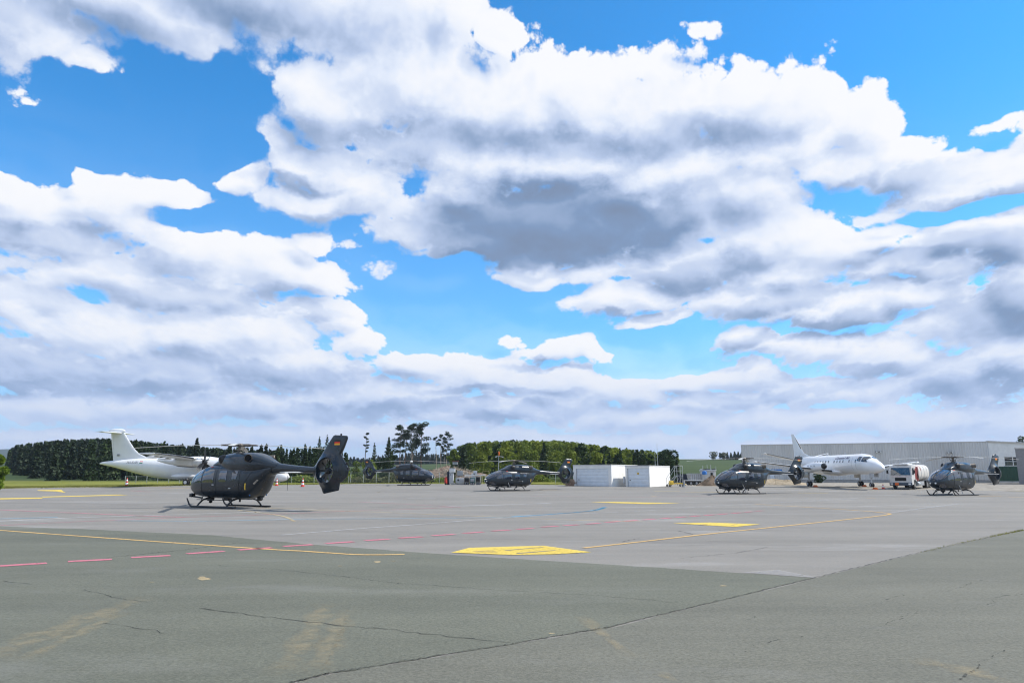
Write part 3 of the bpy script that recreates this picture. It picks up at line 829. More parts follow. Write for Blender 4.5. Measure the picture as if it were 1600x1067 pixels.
def finwing(mb, secs, n=12):
    """like wing() but the span runs upwards: (x_le, x_te, z, thickness)"""
    t = MB(); wing(t, [(a, b, z, 0, th) for a, b, z, th in secs], n)
    return mb.add([(x, z, y) for x, y, z in t.v], t.f)

# ---------------------------------------------------------------- helicopter
BODY = Loft([(3.85, .06, 1.02, 1.20, 2.0), (3.72, .32, .90, 1.40, 2.2), (3.42, .56, .72, 1.66, 2.4), (2.95, .74, .59, 1.93, 2.6), (2.4, .84, .53, 2.14, 2.8), (1.8, .90, .50, 2.28, 3.0),
             (1.0, .91, .49, 2.34, 3.2), (-1.0, .91, .49, 2.34, 3.2), (-1.55, .88, .52, 2.34, 3.0), (-1.95, .79, .64, 2.32, 2.7), (-2.3, .64, .98, 2.30, 2.4), (-2.6, .48, 1.36, 2.32, 2.2), (-2.9, .38, 1.70, 2.36, 2.1), (-3.15, .33, 1.78, 2.36, 2.1)])
COWL = Loft([(2.0, .16, 2.2, 2.30, 2.0), (1.6, .45, 2.15, 2.44, 2.2), (1.05, .58, 2.12, 2.66, 2.4), (.6, .70, 2.05, 2.88, 2.7), (.1, .80, 1.85, 2.95, 2.8), (-.6, .86, 1.7, 2.96, 2.9), (-1.5, .85, 1.7, 2.94, 2.9), (-2.1, .74, 1.8, 2.82, 2.6), (-2.6, .54, 1.95, 2.64, 2.4), (-3.1, .36, 2.0, 2.46, 2.2), (-3.5, .27, 1.98, 2.36, 2.0)])
BOOM = Loft([(-2.7, .34, 1.76, 2.38, 2.4), (-3.4, .28, 1.82, 2.35, 2.4), (-5.0, .22, 1.85, 2.22, 2.3), (-6.6, .17, 1.84, 2.12, 2.2)])
FC = (-7.18, 1.96); FR = .58
FOUT = [(-6.05, 2.12), (-6.35, 2.36), (-6.77, 2.92), (-7.12, 3.34), (-7.42, 3.68), (-7.56, 3.72), (-8.36, 3.66), (-8.42, 3.58), (-8.2, 3.1), (-8.02, 2.77), (-8.2, 2.5), (-8.5, 2.15), (-8.58, 1.96), (-8.5, 1.68), (-8.22, 1.48), (-8.0, 1.36), (-7.95, 1.03), (-7.9, .99), (-6.95, .83), (-6.86, .86), (-6.6, 1.3), (-6.3, 1.58), (-6.1, 1.74)]
def make_heli(label):
    root = empty('helicopter', (0, 0, 0), 0, label, 'helicopter', 'grey helicopters on the apron')
    b = MB(); BODY.mesh(b, 40, 5)
    body = b.build('fuselage', heli, root)
    # glazing
    w = MB()
    def wpatch(x0, x1, a0, a1, nx=10, na=10, off=.010, shape=None):
        vs = []
        for i in range(nx + 1):
            for j in range(na + 1):
                x = x0 + (x1 - x0) * i / nx; f = j / na
                lo, hi = shape(x) if shape else (a0, a1)
                vs.append(BODY.pt(x, lo + (hi - lo) * f, off))
        w.add(vs, [(i * (na + 1) + j, i * (na + 1) + j + 1, (i + 1) * (na + 1) + j + 1, (i + 1) * (na + 1) + j) for i in range(nx) for j in range(na)])
    for s_ in (0, 1):
        f = lambda x: tuple(a if not s_ else 180 - a for a in (np.interp(x, [2.0, 2.5, 3.1, 3.5, 3.7], [54, 32, 20, 22, 34]), 86.5))
        wpatch(2.0, 3.68, 0, 0, 14, 10, .012, f)
    w.build('windscreen', glass, body)
    w = MB()
    for s_ in (0, 1):       # chin windows
        f = lambda x: tuple(a if not s_ else 180 - a for a in (-58, np.interp(x, [2.75, 3.25, 3.5], [-40, -14, -16])))
        wpatch(2.8, 3.5, 0, 0, 8, 6, .012, f)
    w.build('chin_window', glass, body)
    for s_ in (1, -1):
        m = MB(); side_patch(m, BODY, [(2.80, 1.36), (1.98, 1.33), (1.95, 2.04), (2.20, 2.03), (2.55, 1.80)], s_, .010); m.build('quarter_window', glass, body)
        m = MB(); side_patch(m, BODY, [(1.86, 1.33), (.85, 1.32), (.83, 1.98), (.95, 2.06), (1.80, 2.06)], s_, .010, .1); m.build('door_window', glass, body)
        m = MB(); side_patch(m, BODY, [(.38, 1.38), (-.27, 1.38), (-.27, 2.0), (.38, 2.0)], s_, .010, .1); m.build('cabin_window', glass, body)
        m = MB(); side_patch(m, BODY, [(-.74, 1.44), (-1.10, 1.50), (-1.22, 1.96), (-.74, 1.98)], s_, .010, .1); m.build('cabin_window', glass, body)
        # door outlines, handles, vent grille
        m = MB()
        for P in ([(.66, .60), (.64, 2.18)], [(1.92, .66), (1.92, 1.3)], [(1.92, .66), (.66, .60)], [(-1.32, .66), (-1.38, 2.12)], [(.56, 1.10), (-.6, 1.08)], [(-1.5, .9), (-2.1, 1.9)]):
            pts = [BODY.side(P[0][0] + (P[1][0] - P[0][0]) * k / 8, P[0][1] + (P[1][1] - P[0][1]) * k / 8, s_, .004) for k in range(9)]
            m.tube(pts, .009, 5)
        m.build('door_seam', heli_d, body)
        m = MB(); side_patch(m, BODY, [(.95, 1.20), (.78, 1.20), (.78, 1.25), (.95, 1.25)], s_, .02, .02); m.build('door_handle', lightg, body)
        m = MB(); side_patch(m, BODY, [(-.5, 1.02), (-.68, 1.02), (-.68, 1.07), (-.5, 1.07)], s_, .02, .02); m.build('door_handle', lightg, body)
        m = MB(); side_patch(m, BODY, [(-1.74, .98), (-1.80, .98), (-1.84, 1.32), (-1.77, 1.32)], s_, .008, .01); m.build('yellow_stripe', yellowp, body)
        m = MB(); side_patch(m, BODY, [(-2.22, 1.30), (-2.42, 1.52), (-2.46, 1.48), (-2.27, 1.26)], s_, .02, .01); m.build('grab_rail', steel, body)
        m = MB(); m.sphere(BODY.side(-1.85, .70, s_, .0), (.05, .03, .05), 10, 6); m.build('navigation_light', bluep, body)
        m = MB(); side_patch(m, BODY, [(1.45, 2.17), (1.23, 2.19), (1.24, 2.22), (1.45, 2.21)], s_, .02, .01); m.build('red_tag', redp, body)
    for s_ in (1, -1): m = MB(); m.sphere((3.72, s_ * .20, 1.08), (.09, .10, .09), 12, 8); m.build('nose_light', lampglass, body)
    m = MB(); pts = [BODY.pt(3.76 - k * .14, 90, .012) for k in range(12)]; m.tube(pts, .022, 6)
    m.tube([(3.1, 0, 1.8), (2.96, 0, 2.22)], [.03, .012], 6)
    m.build('wire_cutter', blackp, body)
    m = MB(); m.tube([(3.7, .18, 1.3), (4.0, .18, 1.34)], [.014, .008], 6); m.build('pitot_probe', steel, body)
    # cowling and engines
    m = MB(); COWL.mesh(m, 32, 4); cow = m.build('engine_cowling', heli, root)
    for s_ in (1, -1):
        m = MB(); m.sphere((.50, s_ * .62, 2.60), (.36, .18, .26), 18, 10); m.build('air_intake', heli_d, cow)
        m = MB(); m.sphere((.55, s_ * .765, 2.62), (.12, .05, .13), 14, 8); m.build('intake_mouth', black, cow)
        m = MB(); e0 = Vector((-1.5, s_ * .52, 2.60)); e1 = Vector((-1.98, s_ * .88, 2.64))
        m.tube([e0, (e0 + e1) / 2, e1], [.20, .20, .20], 18, False); m.tube([e1, e0 + (e1 - e0) * .3], [.182, .16], 18, False)
        m.tube([e1 - (e1 - e0) * .02, e1 + (e1 - e0) * .02], [.202, .184], 18, False)
        m.build('exhaust', hubm, cow)
        m = MB(); d = (e1 - e0).normalized(); m.tube([e0 + (e1 - e0) * .72, e0 + (e1 - e0) * .73], .178, 16); m.build('exhaust_throat', black, cow)
    m = MB(); m.tube([(-.45, 0, 2.9), (-.45, 0, 3.02)], [.05, .045], 10); m.build('beacon', heli_d, cow)
    m = MB(); m.tube([(1.55, 0, 2.4), (1.50, 0, 2.72)], [.012, .006], 6); m.build('roof_antenna', heli_d, cow)
    # tail boom
    m = MB(); BOOM.mesh(m, 24, 5); boom = m.build('tail_boom', heli, root)
    m = MB(); wing(m, [(-5.0, -5.5, -1.25, 1.88, .06), (-4.95, -5.55, -.6, 1.88, .075), (-4.95, -5.55, .6, 1.88, .075), (-5.0, -5.5, 1.25, 1.88, .06)]); m.build('tailplane', lightg, boom)
    m = MB(); m.tube([(-4.15, 0, 1.75), (-4.18, 0, .95)], [.018, .008], 6); m.build('whip_antenna', blackp, boom)
    # fenestron
    m = MB(); N = 72; rings = []
    def ray(a):
        best = 9; dx, dz = math.cos(a), math.sin(a)
        for p, q in zip(FOUT, FOUT[1:] + FOUT[:1]):
            px, pz = p[0] - FC[0], p[1] - FC[1]; ex, ez = q[0] - p[0], q[1] - p[1]
            den = dx * ez - dz * ex
            if abs(den) < 1e-9: continue
            t = (px * ez - pz * ex) / den; k = (px * dz - pz * dx) / den
            if t > 0 and -1e-6 <= k <= 1 + 1e-6: best = min(best, t)
        return best
    # add the outline corners to the ray fan so the silhouette stays crisp
    angs = sorted(set([round(2 * PI * k / N, 4) for k in range(N)] + [round(math.atan2(z - FC[1], x - FC[0]) % (2 * PI), 4) for x, z in FOUT]))
    N = len(angs); vs = []
    def ringp(fr, half):
        for a in angs:
            ro = ray(a); r_ = FR + (ro - FR) * fr if fr <= 1 else ro
            vs.append((FC[0] + r_ * math.cos(a), half(r_, ro) if callable(half) else half, FC[1] + r_ * math.sin(a)))
    def th(r_, ro):
        k = min(max((r_ - FR - .05) / .34, 0), 1); t = .23 * (1 - k) ** 1.3 + .075
        e = min(1, (ro - r_) / .10 + .28)
        return t * e
    prof = [(0, -.13), (0, .21)] + [(f, th) for f in (.08, .16, .28, .42, .6, .8, .93, 1.0)]
    for f, h in prof: ringp(f, h)
    for f, h in reversed(prof[2:]): ringp(f, (lambda r_, ro: -th(r_, ro)))
    ringp(0, -.21)
    nr = len(vs) // N; fs = []
    # ring order: duct(-) , duct(+), port face out ..., starboard face in, duct(-)
    for j in range(1, nr - 1):
        for i in range(N): fs.append((j * N + i, j * N + (i + 1) % N, (j + 1) * N + (i + 1) % N, (j + 1) * N + i))
    for i in range(N): fs.append(((nr - 1) * N + i, (nr - 1) * N + (i + 1) % N, N + (i + 1) % N, N + i))
    vs = vs[N:]; fs = [tuple(k - N for k in f) for f in fs]
    m.add(vs, fs); fin = m.build('tail_fin', heli, root, sharp=40)
    m = MB(); m.tube([(-8.40, 0, 2.32), (-8.46, 0, 2.30)], .055, 12); m.build('tail_light', black, fin)
    m = MB(); m.tube([(-8.52, 0, 2.06), (-8.59, 0, 2.05)], .055, 12); m.build('tail_light', black, fin)
    m = MB(); m.tube([(-7.95, 0, 3.68), (-7.95, 0, 3.78)], [.05, .04], 8); m.build('fin_beacon', blackp, fin)
    fan = MB(); hx, hz = FC
    for k in range(10):
        a = 2 * PI * k / 10 + (k % 3) * .06; ca, sa = math.cos(a), math.sin(a)
        r0, r1 = .15, .565; vs = []
        for r_, tw in ((r0, 38), (.36, 30), (r1, 22)):
            ch = .045 if r_ < .2 else .058
            for u, v_ in ((-1, -.12), (-1, .12), (1, .12), (1, -.12)):
                t_ = u * ch * math.cos(R(tw)); yy = u * ch * math.sin(R(tw)) + v_ * .07
                vs.append((hx + ca * r_ - sa * t_, yy, hz + sa * r_ + ca * t_))
        fan.add(vs, [(i * 4 + k2, i * 4 + (k2 + 1) % 4, i * 4 + 4 + (k2 + 1) % 4, i * 4 + 4 + k2) for i in range(2) for k2 in range(4)] + [(0, 1, 2, 3), (11, 10, 9, 8)])
    fan.build('tail_rotor', mat('fan_blade', (.10, .10, .10), .35, metal=.4), fin)
    hb = MB(); hb.tube([(hx, -.16, hz), (hx, -.10, hz), (hx, .10, hz), (hx, .17, hz)], [.10, .16, .16, .09], 18)
    for k in range(3):
        a = R(80 + 120 * k); hb.tube([(hx + .1 * math.cos(a), -.12, hz + .1 * math.sin(a)), (hx + .58 * math.cos(a), -.12, hz + .58 * math.sin(a))], .032, 6)
    hb.build('tail_rotor_hub', heli_d, fin)
    for s_ in (1, -1):
        fx, fz = -7.78, 3.34
        for mt, k0, k1 in ((blackflag, 2 / 3, 1), (redflag, 1 / 3, 2 / 3), (goldflag, 0, 1 / 3)):
            f = MB(); y = s_ * .079
            f.box(fx - .19, fx + .19, min(y, y + s_ * .006), max(y, y + s_ * .006), fz - .125 + .25 * k0, fz - .125 + .25 * k1)
            f.build('flag_stripe', mt, fin)
    # skids
    for s_ in (1, -1):
        m = MB(); y = s_ * 1.12
        pts = [(-1.5, y, .055), (2.25, y, .055), (2.42, y, .075), (2.56, y, .16), (2.70, y, .34), (2.80, y, .48)]
        m.tube(pts, [.05, .05, .05, .046, .04, .03], 10); m.box(-1.2, -.4, y - .065, y + .065, .0, .03, .01); m.box(1.5, 2.3, y - .065, y + .065, .0, .03, .01)
        m.build('skid', blackp, root)
    for x in (1.82, -.75):
        m = MB(); m.tube([(x, -1.12, .07), (x, -1.02, .20), (x, -.80, .40), (x, -.5, .49), (x, 0, .52), (x, .5, .49), (x, .80, .40), (x, 1.02, .20), (x, 1.12, .07)], .048, 10)
        m.build('cross_tube', blackp, root)
    for s_ in (1, -1):
        m = MB(); m.box(-.2, 2.2, s_ * .84 - .10, s_ * .84 + .10, .40, .43, .012)
        m.tube([(1.95, s_ * .8, .42), (1.95, s_ * .7, .60)], .02, 6); m.tube([(0, s_ * .8, .42), (0, s_ * .7, .60)], .02, 6)
        m.build('step_board', blackp, root)
        m = MB(); m.tube([(1.35, s_ * .93, .92), (1.22, s_ * 1.08, .42), (1.16, s_ * 1.12, .12)], .026, 8); m.build('step_strut', greyp, root)
    m = MB(); m.sphere((3.62, .30, .62), (.13, .13, .12), 16, 10); m.box(3.45, 3.7, .18, .42, .52, .72, .02); m.tube([(3.5, .30, .55), (2.6, .30, .48)], .045, 8); m.build('camera_turret', blackp, root)
    m = MB(); m.box(2.1, 2.4, -.14, .14, .32, .50, .03); m.sphere((2.25, 0, .27), (.1, .1, .08), 12, 8); m.build('searchlight', blackp, root)
    m = MB(); m.sphere((-1.72, -.25, .50), (.17, .15, .13), 14, 8); m.box(-1.9, -1.5, -.4, -.1, .56, .72, .03); m.tube([(-1.2, -.25, .56), (-1.9, -.25, .70)], .03, 6); m.build('sensor_pod', blackp, root)
    m = MB(); m.box(.5, .9, -.12, .12, .36, .50, .03); m.build('belly_box', blackp, root)
    m = MB(); m.box(-.42, -.28, -.012, .012, .30, .50); m.build('belly_antenna', blackp, root)
    # rotor
    m = MB(); m.tube([(0, 0, 2.86), (0, 0, 3.02), (0, 0, 3.05), (0, 0, 3.34)], [.20, .16, .085, .08], 16)
    for k in range(4):
        a = R(45 + 90 * k); m.tube([(.17 * math.cos(a), .17 * math.sin(a), 3.0), (.30 * math.cos(a), .30 * math.sin(a), 3.30)], .017, 6)
    m.tube([(0, 0, 3.10), (0, 0, 3.15)], .24, 16)
    mast = m.build('rotor_mast', hubm, root)
    m = MB(); m.tube([(0, 0, 3.30), (0, 0, 3.34), (0, 0, 3.40), (0, 0, 3.47), (0, 0, 3.49)], [.12, .22, .22, .16, .05], 18)
    hub = m.build('rotor_hub', hubm, root)
    for k in range(4):
        a = R(90 * k); Mx = Matrix.Rotation(a, 4, 'Z')
        m = MB(); m.tube([Mx @ Vector(p) for p in ((.15, 0, 3.385), (.5, 0, 3.385), (.62, 0, 3.385), (.98, 0, 3.38))], [.075, .085, .055, .045], 10)
        m.add([Mx @ Vector(p) for p in ((.3, -.10, 3.40), (.7, -.11, 3.40), (.7, .11, 3.40), (.3, .10, 3.40), (.3, -.10, 3.36), (.7, -.11, 3.36), (.7, .11, 3.36), (.3, .10, 3.36))], [(0, 1, 2, 3), (7, 6, 5, 4), (0, 4, 5, 1), (1, 5, 6, 2), (2, 6, 7, 3), (3, 7, 4, 0)])
        m.build('blade_root', hubm, hub)
        t = MB(); secs = []
        for i in range(13):
            r_ = .9 + (5.5 - .9) * i / 12; z = 3.385 - .24 * (r_ / 5.5) ** 2.2
            ch = .18 if i == 0 else (.325 if i < 12 else .2)
            secs.append((ch * .4 + (-.04 if i == 12 else 0), -ch * .6 - (.04 if i == 12 else 0), r_, z, .035))
        wing(t, secs, 8)
        m = MB(); m.add([Mx @ Vector((y, -x, z)) for x, y, z in t.v], t.f); m.build('rotor_blade', bladem, hub)
    return root

h1 = make_heli('nearest dark grey helicopter, nose to the left, white airliner behind it')
def place(o, u, Y, heading, rot=0.0, lab=None):
    x = AT(u, Y); o.location = (x, Y, float(gz(x, Y)) + .004); o.rotation_euler = (0, 0, R(heading))
    if lab: o['label'] = lab
    for c in SC.objects:
        if c.parent == o and c.name.startswith('rotor_hub'): c.rotation_euler = (0, 0, R(rot))
    return o
h2 = copy_tree(h1); h3 = copy_tree(h1); h4 = copy_tree(h1); h5 = copy_tree(h1)
# rot: blade direction wanted in the world minus the heading
for h_ in (h1, h2):
    for c in [c for c in SC.objects if c.parent == h_ and c.name.startswith('step_strut')]: bpy.data.objects.remove(c)
place(h1, 371, 40.4, 147, 196 - 147)
place(h2, 642, 103, -27, 8 + 27, 'smallest and farthest grey helicopter, nose to the right, in front of tall pine trees')
place(h3, 803, 84, 212, 163 - 212, 'grey helicopter directly left of the larger white garage')
place(h4, 1164, 71, 209, 158 - 209, 'grey helicopter whose tail fan overlaps the white twin propeller airliner by the hangar')
place(h5, 1492, 66, 212, 172 - 212, 'grey helicopter farthest right, parked in front of the fuel truck')

# ---------------------------------------------------------------- lettering helper
def text_mesh(txt, size, shear=0.0, bold=0.0):
    cu = bpy.data.curves.new('t', 'FONT'); cu.body = txt; cu.size = size; cu.shear = shear; cu.offset = bold
    cu.align_x = 'CENTER'; cu.align_y = 'CENTER'; cu.resolution_u = 3
    o = bpy.data.objects.new('t', cu); COL.objects.link(o)
    dg = bpy.context.evaluated_depsgraph_get(); me = bpy.data.meshes.new_from_object(o.evaluated_get(dg))
    vs = [w.co.copy() for w in me.vertices]; fs = [tuple(p.vertices) for p in me.polygons]
    bpy.data.objects.remove(o); bpy.data.curves.remove(cu); bpy.data.meshes.remove(me)
    return vs, fs

# ---------------------------------------------------------------- the airliner on the left
def wheel(mb_t, mb_r, x, y, z, r, w):
    mb_t.tube([(x, y - w / 2, z), (x, y - w / 2 + .03, z), (x, y + w / 2 - .03, z), (x, y + w / 2, z)], [r * .88, r, r, r * .88], 22)
    for s_ in (1, -1): mb_r.tube([(x, y + s_ * (w / 2 - .01), z), (x, y + s_ * (w / 2 + .012), z)], r * .55, 16)
def make_atr():
    x0 = AT(304, 105)
    root = empty('airliner', (x0, 105, .404), R(-6), 'long white high wing airliner with tall T tail behind the nearest helicopter', 'airliner')
    F = Loft([(14.15, .10, 1.08, 1.28, 2.0), (13.8, .48, .74, 1.75, 2.0), (13.1, .88, .55, 2.35, 2.1), (12.1, 1.20, .50, 2.90, 2.2), (11.0, 1.36, .56, 3.45, 2.2), (9.8, 1.42, .72, 3.76, 2.15), (8.0, 1.43, .82, 3.86, 2.1),
              (-3.0, 1.43, .86, 3.86, 2.1), (-5.5, 1.38, 1.0, 3.87, 2.1), (-8.0, 1.17, 1.46, 3.83, 2.1), (-10.7, .84, 2.10, 3.70, 2.0), (-13.2, .45, 2.70, 3.46, 2.0), (-14.5, .20, 2.94, 3.28, 2.0), (-14.8, .06, 3.02, 3.16, 2.0)], .5)
    m = MB(); F.mesh(m, 44, 5); fus = m.build('fuselage', whitep, root)
    m = MB(); m.sphere((-.3, 0, 1.25), (3.3, 1.85, .60), 32, 12); m.sphere((.6, 0, 3.66), (3.2, .95, .42), 28, 10); m.build('wing_fairing', whitep, fus)
    m = MB()
    for s_ in (1, -1):
        side_patch(m, F, [(11.75, 2.55), (11.1, 2.75), (10.95, 3.12), (11.35, 3.1)], s_, .012)
        side_patch(m, F, [(11.0, 2.78), (10.45, 2.85), (10.45, 3.22), (10.85, 3.2)], s_, .012)
    m.build('cockpit_window', pane, fus)
    for s_ in (1, -1):
        m = MB()
        for k in range(17): side_patch(m, F, [(8.3 - k * .78, 2.62), (8.02 - k * .78, 2.62), (8.02 - k * .78, 3.02), (8.3 - k * .78, 3.02)], s_, .012, .08, 2)
        if s_ == 1: m.build('cabin_window', pane, fus)
    # fin and T tail
    m = MB(); secs = []
    for z, le, te in ((3.45, -5.9, -12.75), (3.75, -6.4, -12.8), (4.0, -7.6, -12.85), (4.5, -8.8, -12.95), (5.2, -9.6, -13.1), (6.2, -10.4, -13.3), (7.1, -11.1, -13.45), (7.45, -11.35, -13.5)):
        secs.append((le, te, z, .34 if z > 4 else .28))
    finwing(m, secs, 14); fin = m.build('tail_fin', whitep, root)
    m = MB(); m.tube([(-12.55, .19, 3.9), (-12.75, .17, 5.2), (-12.95, .15, 7.2)], .012, 5); m.tube([(-12.55, -.19, 3.9), (-12.75, -.17, 5.2), (-12.95, -.15, 7.2)], .012, 5); m.box(-12.15, -11.75, -.2, -.165, 4.15, 4.45, .01); m.build('rudder_seam', greyp, fin)
    m = MB(); m.sphere((-12.6, 0, 7.75), (1.35, .20, .42), 20, 10); m.build('fin_cap', whitep, fin)
    m = MB(); wing(m, [(-12.2, -13.5, -3.65, 7.5, .14), (-11.7, -13.7, 0, 7.5, .24), (-12.2, -13.5, 3.65, 7.5, .14)]); tp = m.build('tailplane', whitep, fin)
    m = MB()
    for s_ in (1, -1): m.box(-12.6, -12.15, s_ * 3.66 - .05, s_ * 3.66 + .05, 7.46, 7.56, .03)
    m.build('tailplane_tip', lightg, tp)
    # wing
    zr = 3.66
    m = MB(); wing(m, [(2.05, -.30, -13.5, zr + .45, .22), (2.45, -.50, -9, zr + .26, .32), (2.6, -.62, -4.8, zr, .44), (2.6, -.62, 0, zr, .46), (2.6, -.62, 4.8, zr, .44), (2.45, -.50, 9, zr + .26, .32), (2.05, -.30, 13.5, zr + .45, .22)], 16)
    wg = m.build('wing', whitep, root)
    m = MB()
    for s_ in (1, -1):
        t = MB(); wing(t, [(2.09, 1.86, s_ * 13.4, zr + .445, .12), (2.49, 2.2, s_ * 9, zr + .26, .18), (2.64, 2.3, s_ * 5.2, zr + .01, .24)], 6); m.add(t.v, t.f)
    m.build('deicing_boot', blackp, wg)
    m = MB()
    for y in (-2.2, -6.6, -9.3, 2.2, 6.6, 9.3):
        z = zr + max(0, abs(y) - 4.8) * .055 - .17
        m.sphere((-.75, y, z), (1.05, .12, .15), 14, 6)
    m.build('flap_fairing', whitep, wg)
    m = MB()
    for s_ in (1, -1):
        for y0, y1 in ((1.5, 3.4), (4.75, 9.4)):
            for k in (0,):
                m.tube([(-.12, s_ * y0, zr - .1 + max(0, y0 - 4.8) * .055), (-.06, s_ * y1, zr - .1 + max(0, y1 - 4.8) * .055)], .02, 5)
    m.build('flap_gap', black, wg)
    for s_ in (1, -1):
        N = Loft([(4.35, .38, 3.15, 3.85, 2.2), (3.6, .50, 2.98, 4.0, 2.4), (2.6, .54, 2.95, 4.1, 2.5), (1.0, .52, 3.02, 4.1, 2.4), (-.6, .42, 3.25, 4.05, 2.2), (-1.9, .22, 3.55, 3.95, 2.0), (-2.5, .06, 3.75, 3.85, 2.0)], .5)
        t = MB(); N.mesh(t, 28, 4); m = MB(); m.add([(x, y + s_ * 4.05, z) for x, y, z in t.v], t.f)
        nc = m.build('engine_nacelle', whiteg, root)
        m = MB(); m.tube([N.pt(x_, -90 - s_ * 22, .02) + Vector((0, s_ * 4.05, 0)) for x_ in (3.7, 3.2, 2.6, 1.9, 1.2, .5, -.1)], [.05, .10, .13, .13, .13, .10, .04], 10); m.build('underside_strip', blackp, nc)  # black strip along the nacelle underside
        m = MB()
        ring = [N.pt(3.0, a, .004) + Vector((0, s_ * 4.05, 0)) for a in range(0, 361, 12)]; m.tube(ring, .014, 5)
        m.build('panel_seam', greyp, nc)
        m = MB(); m.sphere((4.2, s_ * 4.05, 3.02), (.35, .26, .16), 12, 8); m.build('oil_cooler_intake', black, nc)
        m = MB(); m.tube([(4.3, s_ * 4.05, 3.5), (4.45, s_ * 4.05, 3.5), (4.7, s_ * 4.05, 3.5), (4.9, s_ * 4.05, 3.5), (5.0, s_ * 4.05, 3.5)], [.33, .32, .24, .12, .02], 18)
        pr = m.build('spinner', blackp, root)
        for k in range(6):
            a = R(60 * k + 30); m = MB(); vs = []
            pts = ((.25, .12, 70), (.7, .24, 62), (1.2, .27, 55), (1.65, .23, 50), (1.97, .10, 46))
            for i, (r_, ch, tw) in enumerate(pts):
                sw = -.05 + .10 * (r_ / 2) ** 2
                for uu, vv in ((-1, -1), (-1, 1), (1, 1), (1, -1)):
                    tx = uu * ch * math.cos(R(tw)) + sw; ty = uu * ch * math.sin(R(tw)) + vv * .012
                    vs.append((4.5 + ty, s_ * 4.05 + math.cos(a) * r_ - math.sin(a) * tx, 3.5 + math.sin(a) * r_ + math.cos(a) * tx))
            m.add(vs, [(i * 4 + q, i * 4 + (q + 1) % 4, i * 4 + 4 + (q + 1) % 4, i * 4 + 4 + q) for i in range(4) for q in range(4)] + [(0, 1, 2, 3), (19, 18, 17, 16)])
            m.build('propeller_blade', blackp, pr)
    for o in [o for o in SC.objects if o.parent == root and (o.name.startswith('engine_nacelle') or o.name.startswith('spinner'))]: o.location = (-.95, 0, -.36)
    # undercarriage
    for y in (-2.05, 2.05):
        m = MB(); m.tube([(0, y * .86, 1.1), (0, y, .45)], .09, 8); m.tube([(-.7, y * .8, 1.15), (0, y, .5)], .05, 6); lg = m.build('main_gear_leg', steel, root)
        t, r_ = MB(), MB(); wheel(t, r_, 0, y - .2, .43, .43, .22); wheel(t, r_, 0, y + .2, .43, .43, .22); t.build('tyre', black, lg); r_.build('wheel_hub', whitep, lg)
    m = MB(); m.tube([(11.0, 0, 1.15), (11.05, 0, .3)], .07, 8); lg = m.build('nose_gear_leg', steel, root)
    t, r_ = MB(), MB(); wheel(t, r_, 11.05, -.17, .28, .28, .16); wheel(t, r_, 11.05, .17, .28, .28, .16); t.build('tyre', black, lg); r_.build('wheel_hub', whitep, lg)
    # registration
    vs, fs = text_mesh('HA-KAX', .50, 0, .0)
    m = MB(); m.add([F.side(-9.15 + p.x, 3.22 + p.y, -1, .016) for p in vs], fs); m.build('registration', darktext, fus, fix=False)
    for mt, z0, z1 in ((redflag, 3.30, 3.41), (whitep, 3.20, 3.30), (greenflag, 3.08, 3.20)):
        m = MB(); m.add([F.side(-7.95, z0, -1, .014), F.side(-7.45, z0, -1, .014), F.side(-7.45, z1, -1, .014), F.side(-7.95, z1, -1, .014)], [(0, 1, 2, 3)]); m.build('flag_stripe', mt, fus, fix=False)
    return root
atr = make_atr()
tag(MB().box(-.25, .25, -.12, .12, 0, .16, .02).build('wheel_chock', yellowp), 'yellow chock at the nose wheel of the T tailed airliner', 'chock').location = (AT(431, 103), 103, .41)

